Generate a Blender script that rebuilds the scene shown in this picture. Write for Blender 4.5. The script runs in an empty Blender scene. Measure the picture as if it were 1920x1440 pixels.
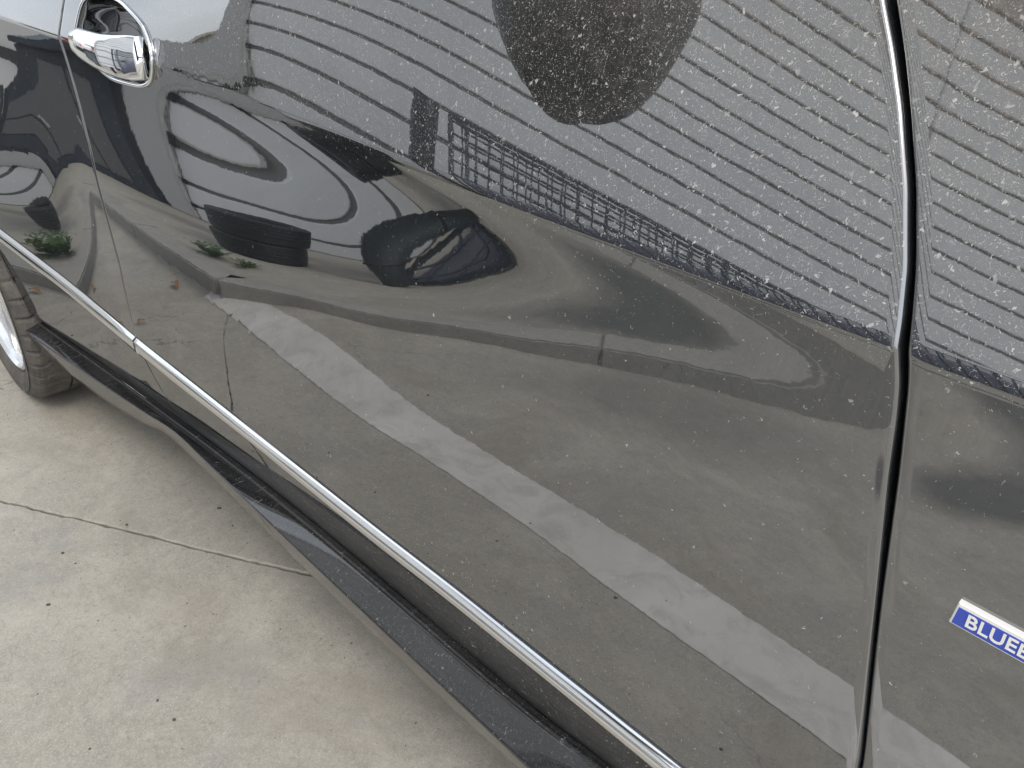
import bpy, bmesh, math, random
import numpy as np
from mathutils import Vector, Matrix

SC = bpy.context.scene
COL = SC.collection
random.seed(7)
RNG = np.random.default_rng(7)
R = math.radians

# ------------------------------------------------------------------ camera
CAMP = (0.11050, -0.32438, 1.01283)
YAW, PITCH, ROLL, FPX = -0.82663, -0.51109, -0.03057, 1465.78
fw = Vector((math.sin(YAW) * math.cos(PITCH), math.cos(YAW) * math.cos(PITCH), math.sin(PITCH)))
rt0 = fw.cross(Vector((0, 0, 1))).normalized()
up0 = rt0.cross(fw)
rt = math.cos(ROLL) * rt0 + math.sin(ROLL) * up0
up = -math.sin(ROLL) * rt0 + math.cos(ROLL) * up0
cam = bpy.data.objects.new('camera', bpy.data.cameras.new('camera'))
COL.objects.link(cam)
cam.matrix_world = Matrix(((rt.x, up.x, -fw.x, CAMP[0]), (rt.y, up.y, -fw.y, CAMP[1]),
                           (rt.z, up.z, -fw.z, CAMP[2]), (0, 0, 0, 1)))
cam.data.sensor_width = 36
cam.data.lens = 36 * FPX / 1920
cam.data.clip_start = 0.02
cam.data.clip_end = 400
SC.camera = cam

# ------------------------------------------------------------------ light
SUN_EL, SUN_AZ = R(52), R(-24)        # azimuth measured from +X towards +Y
w = bpy.data.worlds.new('World'); SC.world = w; w.use_nodes = True
wn = w.node_tree.nodes; wn.clear()
sky = wn.new('ShaderNodeTexSky'); sky.sky_type = 'NISHITA'; sky.sun_disc = False
sky.sun_elevation = SUN_EL
sky.sun_rotation = math.pi / 2 - SUN_AZ
sky.air_density = 1.2; sky.dust_density = 3.0; sky.ozone_density = 1.0
tc = wn.new('ShaderNodeTexCoord'); cn = wn.new('ShaderNodeTexNoise'); cn.inputs['Scale'].default_value = 2.2; cn.inputs['Detail'].default_value = 6
cmr = wn.new('ShaderNodeMapRange'); cmr.inputs[1].default_value = .38; cmr.inputs[2].default_value = .66; cmr.inputs[3].default_value = .30; cmr.inputs[4].default_value = .85
cmx = wn.new('ShaderNodeMix'); cmx.data_type = 'RGBA'; cmx.inputs[7].default_value = (12.2, 13.0, 14.0, 1)
w.node_tree.links.new(tc.outputs['Generated'], cn.inputs['Vector']); w.node_tree.links.new(cn.outputs['Fac'], cmr.inputs[0])
w.node_tree.links.new(cmr.outputs[0], cmx.inputs[0]); w.node_tree.links.new(sky.outputs[0], cmx.inputs[6])
bg = wn.new('ShaderNodeBackground'); bg.inputs['Strength'].default_value = 0.15
wo = wn.new('ShaderNodeOutputWorld')
w.node_tree.links.new(cmx.outputs[2], bg.inputs[0]); w.node_tree.links.new(bg.outputs[0], wo.inputs[0])
sl = bpy.data.lights.new('sun', 'SUN'); sl.energy = 1.0; sl.angle = R(16); sl.color = (1, 0.95, 0.88)
so = bpy.data.objects.new('sun', sl); COL.objects.link(so)
sd = Vector((math.cos(SUN_EL) * math.cos(SUN_AZ), math.cos(SUN_EL) * math.sin(SUN_AZ), math.sin(SUN_EL)))
so.rotation_euler = sd.to_track_quat('Z', 'Y').to_euler(); so.location = (3, 2, 8)
SC.view_settings.view_transform = 'Standard'; SC.view_settings.look = 'None'
SC.view_settings.exposure = 0.10; SC.view_settings.gamma = 1

# ------------------------------------------------------------------ helpers
def meta(o, label=None, cat=None, group=None, kind=None):
    if label: o['label'] = label
    if cat: o['category'] = cat
    if group: o['group'] = group
    if kind: o['kind'] = kind
    return o
def link(name, me, mat=None, parent=None, smooth=False):
    o = bpy.data.objects.new(name, me); COL.objects.link(o)
    if mat: me.materials.append(mat)
    if parent: o.parent = parent
    if smooth:
        me.polygons.foreach_set('use_smooth', [True] * len(me.polygons))
    return o
def mk(name, v, f, mat=None, parent=None, smooth=False):
    me = bpy.data.meshes.new(name); me.from_pydata([tuple(map(float, a)) for a in v], [], f); me.update()
    return link(name, me, mat, parent, smooth)
def bmk(name, bm, mat=None, parent=None, smooth=False):
    me = bpy.data.meshes.new(name); bmesh.ops.recalc_face_normals(bm, faces=bm.faces); bm.to_mesh(me); bm.free()
    return link(name, me, mat, parent, smooth)
def empty(name, loc=(0, 0, 0), rz=0):
    o = bpy.data.objects.new(name, None); COL.objects.link(o); o.location = loc; o.rotation_euler = (0, 0, rz)
    o.empty_display_size = .1
    return o
def grid_faces(nr, nc, flip=False, keep=None):
    F = []
    for i in range(nr - 1):
        for j in range(nc - 1):
            if keep is not None and not keep(i, j): continue
            a = (i * nc + j, i * nc + j + 1, (i + 1) * nc + j + 1, (i + 1) * nc + j)
            F.append(a[::-1] if flip else a)
    return F
def box(bm, c, s, bev=0, mat=None):
    r = bmesh.ops.create_cube(bm, size=1)
    M = Matrix.Translation(c) @ (mat or Matrix()) @ Matrix.Diagonal((*s, 1))
    bmesh.ops.transform(bm, matrix=M, verts=r['verts'])
    if bev:
        vs = set(r['verts']); ed = [e for e in bm.edges if e.verts[0] in vs and e.verts[1] in vs]
        bmesh.ops.bevel(bm, geom=ed, offset=bev, segments=2, affect='EDGES')
def tube(path, rad, n=10, closed=False, caps=True):
    """verts, faces of a tube along path; rad number or list"""
    V, F = [], []; m = len(path); P = [Vector(p) for p in path]
    prev = None
    for i, p in enumerate(P):
        a = P[(i - 1) % m] if (closed or i > 0) else p; b = P[(i + 1) % m] if (closed or i < m - 1) else p
        t = (b - a).normalized()
        if prev is None:
            s = t.cross(Vector((0, 0, 1)));  s = s if s.length > .1 else t.cross(Vector((0, 1, 0)))
        else: s = prev - t * prev.dot(t)
        s.normalize(); prev = s; q = t.cross(s)
        r = rad[i] if hasattr(rad, '__len__') else rad
        for k in range(n):
            an = 2 * math.pi * k / n; V.append(p + s * (r * math.cos(an)) + q * (r * math.sin(an)))
    for i in range(m if closed else m - 1):
        for k in range(n):
            F.append((i * n + k, i * n + (k + 1) % n, ((i + 1) % m) * n + (k + 1) % n, ((i + 1) % m) * n + k))
    if not closed and caps:
        F.append(tuple(range(n))[::-1]); F.append(tuple(range((m - 1) * n, m * n)))
    return V, F
def revolve(profile, n, closed_profile=False):
    """profile: (radius, y); axis = Y through origin"""
    V, F = [], []; m = len(profile)
    for k in range(n):
        a = 2 * math.pi * k / n
        for r, y in profile: V.append((r * math.cos(a), y, r * math.sin(a)))
    for k in range(n):
        for j in range(m if closed_profile else m - 1):
            F.append((k * m + j, k * m + (j + 1) % m, ((k + 1) % n) * m + (j + 1) % m, ((k + 1) % n) * m + j))
    return V, F

# ------------------------------------------------------------------ materials
def mat(name, col=(.5, .5, .5), rough=.5, metal=0, ior=1.5):
    m = bpy.data.materials.new(name); m.use_nodes = True
    b = m.node_tree.nodes['Principled BSDF']
    b.inputs['Base Color'].default_value = (*col, 1); b.inputs['Roughness'].default_value = rough
    b.inputs['Metallic'].default_value = metal; b.inputs['IOR'].default_value = ior
    return m
class G:
    def __init__(s, m): s.m = m; s.t = m.node_tree; s.n = s.t.nodes; s.b = s.n.get('Principled BSDF'); s.out = s.n['Material Output']
    def new(s, t, **k):
        x = s.n.new(t)
        for a, b in k.items(): setattr(x, a, b)
        return x
    def l(s, a, b): s.t.links.new(a, b)
    def pos(s):
        if not hasattr(s, '_p'): s._p = s.new('ShaderNodeNewGeometry').outputs['Position']
        return s._p
    def val(s, sock, v):
        if isinstance(v, bpy.types.NodeSocket): s.l(v, sock)
        else: sock.default_value = v
    def noise(s, scale, detail=4, rough=.55, vec=None, dist=0):
        x = s.new('ShaderNodeTexNoise'); x.inputs['Scale'].default_value = scale; x.inputs['Detail'].default_value = detail
        x.inputs['Roughness'].default_value = rough; x.inputs['Distortion'].default_value = dist
        s.l(vec or s.pos(), x.inputs['Vector']); return x.outputs['Fac']
    def math(s, op, a, b=0, c=0, clamp=False):
        x = s.new('ShaderNodeMath', operation=op); x.use_clamp = clamp
        s.val(x.inputs[0], a); s.val(x.inputs[1], b)
        if len(x.inputs) > 2: s.val(x.inputs[2], c)
        return x.outputs[0]
    def mapr(s, v, a, b, c=0, d=1, smooth=False):
        x = s.new('ShaderNodeMapRange'); x.clamp = True
        if smooth: x.interpolation_type = 'SMOOTHSTEP'
        s.l(v, x.inputs[0])
        for i, q in enumerate((a, b, c, d)): s.val(x.inputs[i + 1], q)
        return x.outputs[0]
    def mix(s, f, a, b):
        x = s.new('ShaderNodeMix', data_type='RGBA')
        s.val(x.inputs[0], f)
        for i, q in ((6, a), (7, b)):
            if isinstance(q, tuple): q = (*q[:3], 1)
            s.val(x.inputs[i], q)
        return x.outputs[2]
    def bump(s, h, st, dist=.001, normal=None):
        x = s.new('ShaderNodeBump'); x.inputs['Strength'].default_value = st; x.inputs['Distance'].default_value = dist
        s.l(h, x.inputs['Height'])
        if normal: s.l(normal, x.inputs['Normal'])
        return x.outputs[0]
    def vscale(s, v, sc):
        x = s.new('ShaderNodeVectorMath', operation='MULTIPLY'); s.l(v, x.inputs[0]); x.inputs[1].default_value = sc
        return x.outputs[0]
    def vor(s, scale, feat='F1', vec=None, rand=1):
        x = s.new('ShaderNodeTexVoronoi', feature=feat); x.inputs['Scale'].default_value = scale
        x.inputs['Randomness'].default_value = rand
        s.l(vec or s.pos(), x.inputs['Vector']); return x

def dusty(name, base, rough, ior, veil_amt=1.0, speck_amt=1.0, dustcol=(.36, .35, .335), use_attr=True, film=.03, metal=0):
    """glossy paint under a film of dry dust with dried rain specks; the point attribute 'dust' says how dirty"""
    m = mat(name, base, rough, metal, ior); g = G(m)
    if use_attr:
        a = g.new('ShaderNodeAttribute'); a.attribute_name = 'dust'; dv = a.outputs['Fac']
    else:
        v = g.new('ShaderNodeValue'); v.outputs[0].default_value = .42; dv = v.outputs[0]
    # warp
    nz = g.new('ShaderNodeTexNoise'); nz.inputs['Scale'].default_value = 420; nz.inputs['Detail'].default_value = 1
    g.l(g.pos(), nz.inputs['Vector'])
    sc = g.new('ShaderNodeVectorMath', operation='MULTIPLY_ADD'); g.l(nz.outputs['Color'], sc.inputs[0])
    sc.inputs[1].default_value = (.0052, .0052, .0052); g.l(g.pos(), sc.inputs[2])
    sx = g.new('ShaderNodeSeparateXYZ'); g.l(sc.outputs[0], sx.inputs[0]); cx = g.new('ShaderNodeCombineXYZ'); g.l(sx.outputs[0], cx.inputs[0]); g.l(sx.outputs[2], cx.inputs[1]); wp = cx.outputs[0]
    masks = []
    for scale, thr, dens in ((125, .19, .6), (215, .20, .5), (480, .23, .9), (950, .26, .9), (75, .10, .35)):
        vo = g.vor(scale, vec=wp); vo.voronoi_dimensions = '2D'; sp = g.new('ShaderNodeSeparateColor'); g.l(vo.outputs['Color'], sp.inputs[0])
        on = g.math('LESS_THAN', sp.outputs[0], g.math('MULTIPLY', g.math('POWER', dv, 1.6 if scale < 200 else 1.15), dens))
        th = g.math('MULTIPLY_ADD', sp.outputs[1], thr * .8, thr * .25)
        d = g.mapr(vo.outputs['Distance'], g.math('MULTIPLY', th, .55), th, 1, 0)
        # crescent: hollow towards one side
        st = g.math('MULTIPLY_ADD', sp.outputs[2], .6, .4)
        masks.append(g.math('MULTIPLY', g.math('MULTIPLY', on, d), st))
    sp_ = masks[0]
    for q in masks[1:]: sp_ = g.math('MAXIMUM', sp_, q)
    sp_ = g.math('MULTIPLY', sp_, speck_amt, clamp=True)
    # veil: cloudy film + fine grain
    cl = g.mapr(g.noise(9, 5, .6), .3, .75, .55, 1.3)
    gr = g.mapr(g.noise(900, 2, .7), .35, .7, .5, 1.5)
    fine = g.math('MULTIPLY', cl, gr)
    veil = g.math('MULTIPLY', g.math('MULTIPLY_ADD', g.math('POWER', dv, 1.5), .08 * veil_amt, film), fine, clamp=True)
    blot = g.mapr(g.noise(70, 3, .6, dist=1.5), .5, .72)
    net = g.vor(26, 'DISTANCE_TO_EDGE', vec=wp); net.voronoi_dimensions = '2D'
    nm = g.math('MULTIPLY', g.mapr(net.outputs['Distance'], .0, .09, 1, 0), g.mapr(dv, .72, 1.0))
    veil = g.math('ADD', veil, g.math('MULTIPLY', nm, .14))
    veil = g.math('ADD', veil, g.math('MULTIPLY', g.mapr(dv, .74, 1.0), g.math('MULTIPLY', gr, .15)))
    veil = g.math('ADD', veil, g.math('MULTIPLY', g.math('MULTIPLY', blot, g.math('POWER', dv, 2.5)), .16), clamp=True)
    fac = g.math('MAXIMUM', veil, g.math('MULTIPLY', sp_, .75), clamp=True)
    dif = g.new('ShaderNodeBsdfDiffuse'); dif.inputs['Roughness'].default_value = .6
    g.l(g.mix(sp_, g.mix(g.mapr(dv, .6, .95), dustcol, (.33, .285, .24)), (.68, .67, .64)), dif.inputs['Color'])
    h = g.noise(38, 2, .5)
    h2 = g.noise(95, 2, .5); bn = g.bump(g.math('MULTIPLY_ADD', h2, .22, h), .045, .0006)
    g.l(bn, g.b.inputs['Normal'])
    ms = g.new('ShaderNodeMixShader'); g.l(fac, ms.inputs[0]); g.l(g.b.outputs[0], ms.inputs[1]); g.l(dif.outputs[0], ms.inputs[2])
    g.l(ms.outputs[0], g.out.inputs['Surface'])
    return m

M_paint = dusty('black_car_paint', (.006, .0085, .011), .016, 3.25)
M_skirt = dusty('sill_paint', (.004, .0045, .006), .09, 1.8, use_attr=False, speck_amt=.5, film=.03)
M_sill = dusty('sill_plastic', (.012, .012, .012), .38, 1.45, use_attr=False, speck_amt=1.0, film=.09)
M_chrome = mat('polished_chrome', (.86, .87, .88), .06, 1)
M_trim = mat('trim_chrome', (.80, .80, .80), .12, 1)
M_mirror = mat('mirror_plastic', (.006, .006, .007), .35)
M_black = mat('black_rubber', (.008, .008, .009), .55)
M_gap = mat('shadow_gap', (.004, .004, .004), .8)
M_glass = mat('tinted_glass', (.01, .012, .012), .03, 0, 1.6)
M_white = mat('white_badge_edge', (.82, .8, .76), .3)
M_blue = mat('badge_blue', (.045, .085, .44), .25)
M_rim = mat('silver_wheel', (.75, .76, .77), .22, .7)

def concrete(name, c1, c2, c3, bigscale=1.6, grit=1.15, dark_patches=()):
    m = mat(name, c1, .88); g = G(m)
    a = g.mapr(g.noise(bigscale, 6, .6, dist=.5), .32, .68)
    b = g.mapr(g.noise(bigscale * 6, 5, .65, dist=.8), .35, .7)
    col = g.mix(a, c1, c2); col = g.mix(g.math('MULTIPLY', b, .55), col, c3)
    # trowel streaks
    st = g.noise(9, 5, .7, vec=g.vscale(g.pos(), (1, 3.2, 1)), dist=1.2)
    col = g.mix(g.mapr(st, .55, .75, 0, .35), col, tuple(x * .78 for x in c1))
    # fine sand grain
    f = g.noise(420, 3, .8); f2 = g.noise(120, 4, .75)
    col = g.mix(g.mapr(g.noise(2.6, 6, .65, dist=1.4), .5, .66, 0, .5), col, tuple(x * 1.16 for x in c2))
    col = g.mix(g.mapr(g.noise(14, 6, .7, vec=g.vscale(g.pos(), (1, 2.2, 1)), dist=1.0), .52, .68, 0, .4), col, tuple(x * .80 for x in c1))
    col = g.mix(g.mapr(g.noise(38, 4, .75), .5, .68, 0, .30), col, tuple(x * 1.22 for x in c2))
    col = g.mix(g.mapr(f, .45, .72, 0, .5 * grit), col, tuple(min(1, x * 1.45) for x in c2))
    col = g.mix(g.mapr(f2, .53, .70, 0, .42 * grit), col, tuple(x * .62 for x in c1))
    # pale and dark grit
    for scl, th, cc, dn in ((150, .17, (.62, .6, .55), .14), (85, .13, (.07, .065, .06), .06), (30, .075, (.05, .045, .04), .05)):
        v = g.vor(scl); s = g.new('ShaderNodeSeparateColor'); g.l(v.outputs['Color'], s.inputs[0])
        q = g.math('MULTIPLY', g.math('LESS_THAN', s.outputs[0], dn), g.mapr(v.outputs['Distance'], th * .6, th, 1, 0))
        col = g.mix(g.math('MULTIPLY', q, .75), col, cc)
    col = g.mix(g.mapr(g.noise(1.1, 7, .68, dist=2.0), .52, .62, 0, .38), col, tuple(x * k_ for x, k_ in zip(c1, (.80, .77, .72))))
    # damp-grey patches
    dp = g.mapr(g.noise(3.4, 4, .6, dist=1.0), .58, .7)
    col = g.mix(g.math('MULTIPLY', dp, .35), col, (.27, .275, .275))
    # hairline cracks
    wv = g.new('ShaderNodeVectorMath', operation='MULTIPLY_ADD')
    n3 = g.new('ShaderNodeTexNoise'); n3.inputs['Scale'].default_value = 5; n3.inputs['Detail'].default_value = 6; g.l(g.pos(), n3.inputs['Vector'])
    g.l(n3.outputs['Color'], wv.inputs[0]); wv.inputs[1].default_value = (.35, .35, .35); g.l(g.pos(), wv.inputs[2])
    ck = g.vor(1.15, 'DISTANCE_TO_EDGE', vec=wv.outputs[0])
    cm = g.math('MULTIPLY', g.mapr(ck.outputs['Distance'], .0, .0035, 1, 0), g.mapr(g.noise(1.3, 2), .5, .58))
    col = g.mix(g.math('MULTIPLY', cm, .7), col, (.09, .085, .075))
    for (sx, sy, rx, ry, amt, cc) in dark_patches:  # soft-edged dark patches mixed into the colour at given positions
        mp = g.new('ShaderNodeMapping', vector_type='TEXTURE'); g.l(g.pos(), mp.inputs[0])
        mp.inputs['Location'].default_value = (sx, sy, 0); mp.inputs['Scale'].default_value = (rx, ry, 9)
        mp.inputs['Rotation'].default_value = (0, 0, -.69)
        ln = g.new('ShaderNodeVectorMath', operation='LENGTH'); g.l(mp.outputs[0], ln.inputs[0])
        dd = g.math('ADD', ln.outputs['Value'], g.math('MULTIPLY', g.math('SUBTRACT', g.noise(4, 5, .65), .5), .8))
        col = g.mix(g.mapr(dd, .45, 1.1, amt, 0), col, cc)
    g.l(col, g.b.inputs['Base Color'])
    bh = g.math('ADD', g.math('MULTIPLY', f, .35), g.math('ADD', g.math('MULTIPLY', f2, .8), g.math('MULTIPLY', cm, -2)))
    g.l(g.bump(bh, .45 * grit, .0015), g.b.inputs['Normal'])
    return m

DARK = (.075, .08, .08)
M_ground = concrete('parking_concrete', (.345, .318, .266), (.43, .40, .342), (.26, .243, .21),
                    dark_patches=((-1.0, -1.30, .6, .25, .35, DARK), (-.30, -1.78, .28, .14, .75, DARK)))
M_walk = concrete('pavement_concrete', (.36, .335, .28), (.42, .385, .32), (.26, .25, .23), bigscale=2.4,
                  dark_patches=((-1.3, -1.72, .62, .26, .8, DARK), (-.60, -1.62, .20, .10, .85, DARK), (-3.4, -1.3, .6, .2, .6, (.12, .12, .11))))
M_kerb = concrete('kerb_concrete', (.33, .315, .28), (.38, .36, .32), (.25, .24, .22), bigscale=4)
M_joint = mat('joint_dirt', (.07, .062, .05), .95)
def paint_line():
    m = mat('worn_white_paint', (.7, .7, .69), .6); g = G(m)
    a = g.noise(35, 6, .7, dist=.6); c = g.noise(5, 4, .6)
    k = g.mapr(g.math('ADD', a, g.math('MULTIPLY', g.math('SUBTRACT', c, .5), .35)), .70, .86)
    col = g.mix(g.mapr(c, .3, .7), (.60, .575, .52), (.74, .715, .66)); col = g.mix(g.mapr(g.noise(11, 6, .7, dist=1), .46, .66, 0, .55), col, (.40, .385, .34)); col = g.mix(g.math('MULTIPLY', k, .8), col, (.33, .32, .29))
    v = g.vor(22); s = g.new('ShaderNodeSeparateColor'); g.l(v.outputs['Color'], s.inputs[0])
    q = g.math('MULTIPLY', g.math('LESS_THAN', s.outputs[0], .3), g.mapr(v.outputs['Distance'], .03, .075, 1, 0))
    col = g.mix(g.math('MULTIPLY', q, .7), col, (.25, .24, .22)); g.l(col, g.b.inputs['Base Color'])
    g.l(g.bump(a, .4, .002), g.b.inputs['Normal']); return m
M_line = paint_line()
def wallmat():
    m = mat('pale_metal_cladding', (.62, .63, .65), .55); g = G(m)
    n = g.noise(2.2, 5, .6); s = g.noise(7, 5, .7, vec=g.vscale(g.pos(), (1, 1, .25)))
    col = g.mix(g.mapr(n, .3, .7), (.80, .80, .79), (.85, .85, .84)); col = g.mix(g.mapr(s, .5, .75, 0, .35), col, (.54, .55, .55))
    oi = g.new('ShaderNodeObjectInfo'); col = g.mix(g.math('MULTIPLY', oi.outputs['Random'], .22), col, (.55, .56, .58))
    g.l(col, g.b.inputs['Base Color']); g.l(g.bump(n, .15, .004), g.b.inputs['Normal']); return m
M_wall = wallmat()
M_groove = mat('groove_grey', (.30, .29, .275), .8)
M_post = mat('grey_post_paint', (.50, .50, .49), .7)
M_brown = mat('brown_fascia', (.46, .425, .39), .7)
M_navy = mat('navy_cabinet', (.035, .045, .058), .5)
M_cabf = mat('cabinet_panel', (.13, .13, .13), .5)
M_mesh = mat('black_wire', (.05, .06, .08), .6)
M_tarp = mat('dark_tarpaulin', (.26, .26, .32), .7)
M_roll = mat('navy_rubber', (.022, .03, .036), .5)
def leafmat():
    m = mat('weed_leaf', (.05, .11, .03), .55); g = G(m)
    g.l(g.mix(g.mapr(g.noise(30, 2), .35, .65), (.035, .085, .02), (.09, .16, .045)), g.b.inputs['Base Color']); return m
M_leaf = leafmat()
M_dry = mat('dry_leaf', (.34, .16, .06), .7)

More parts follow.
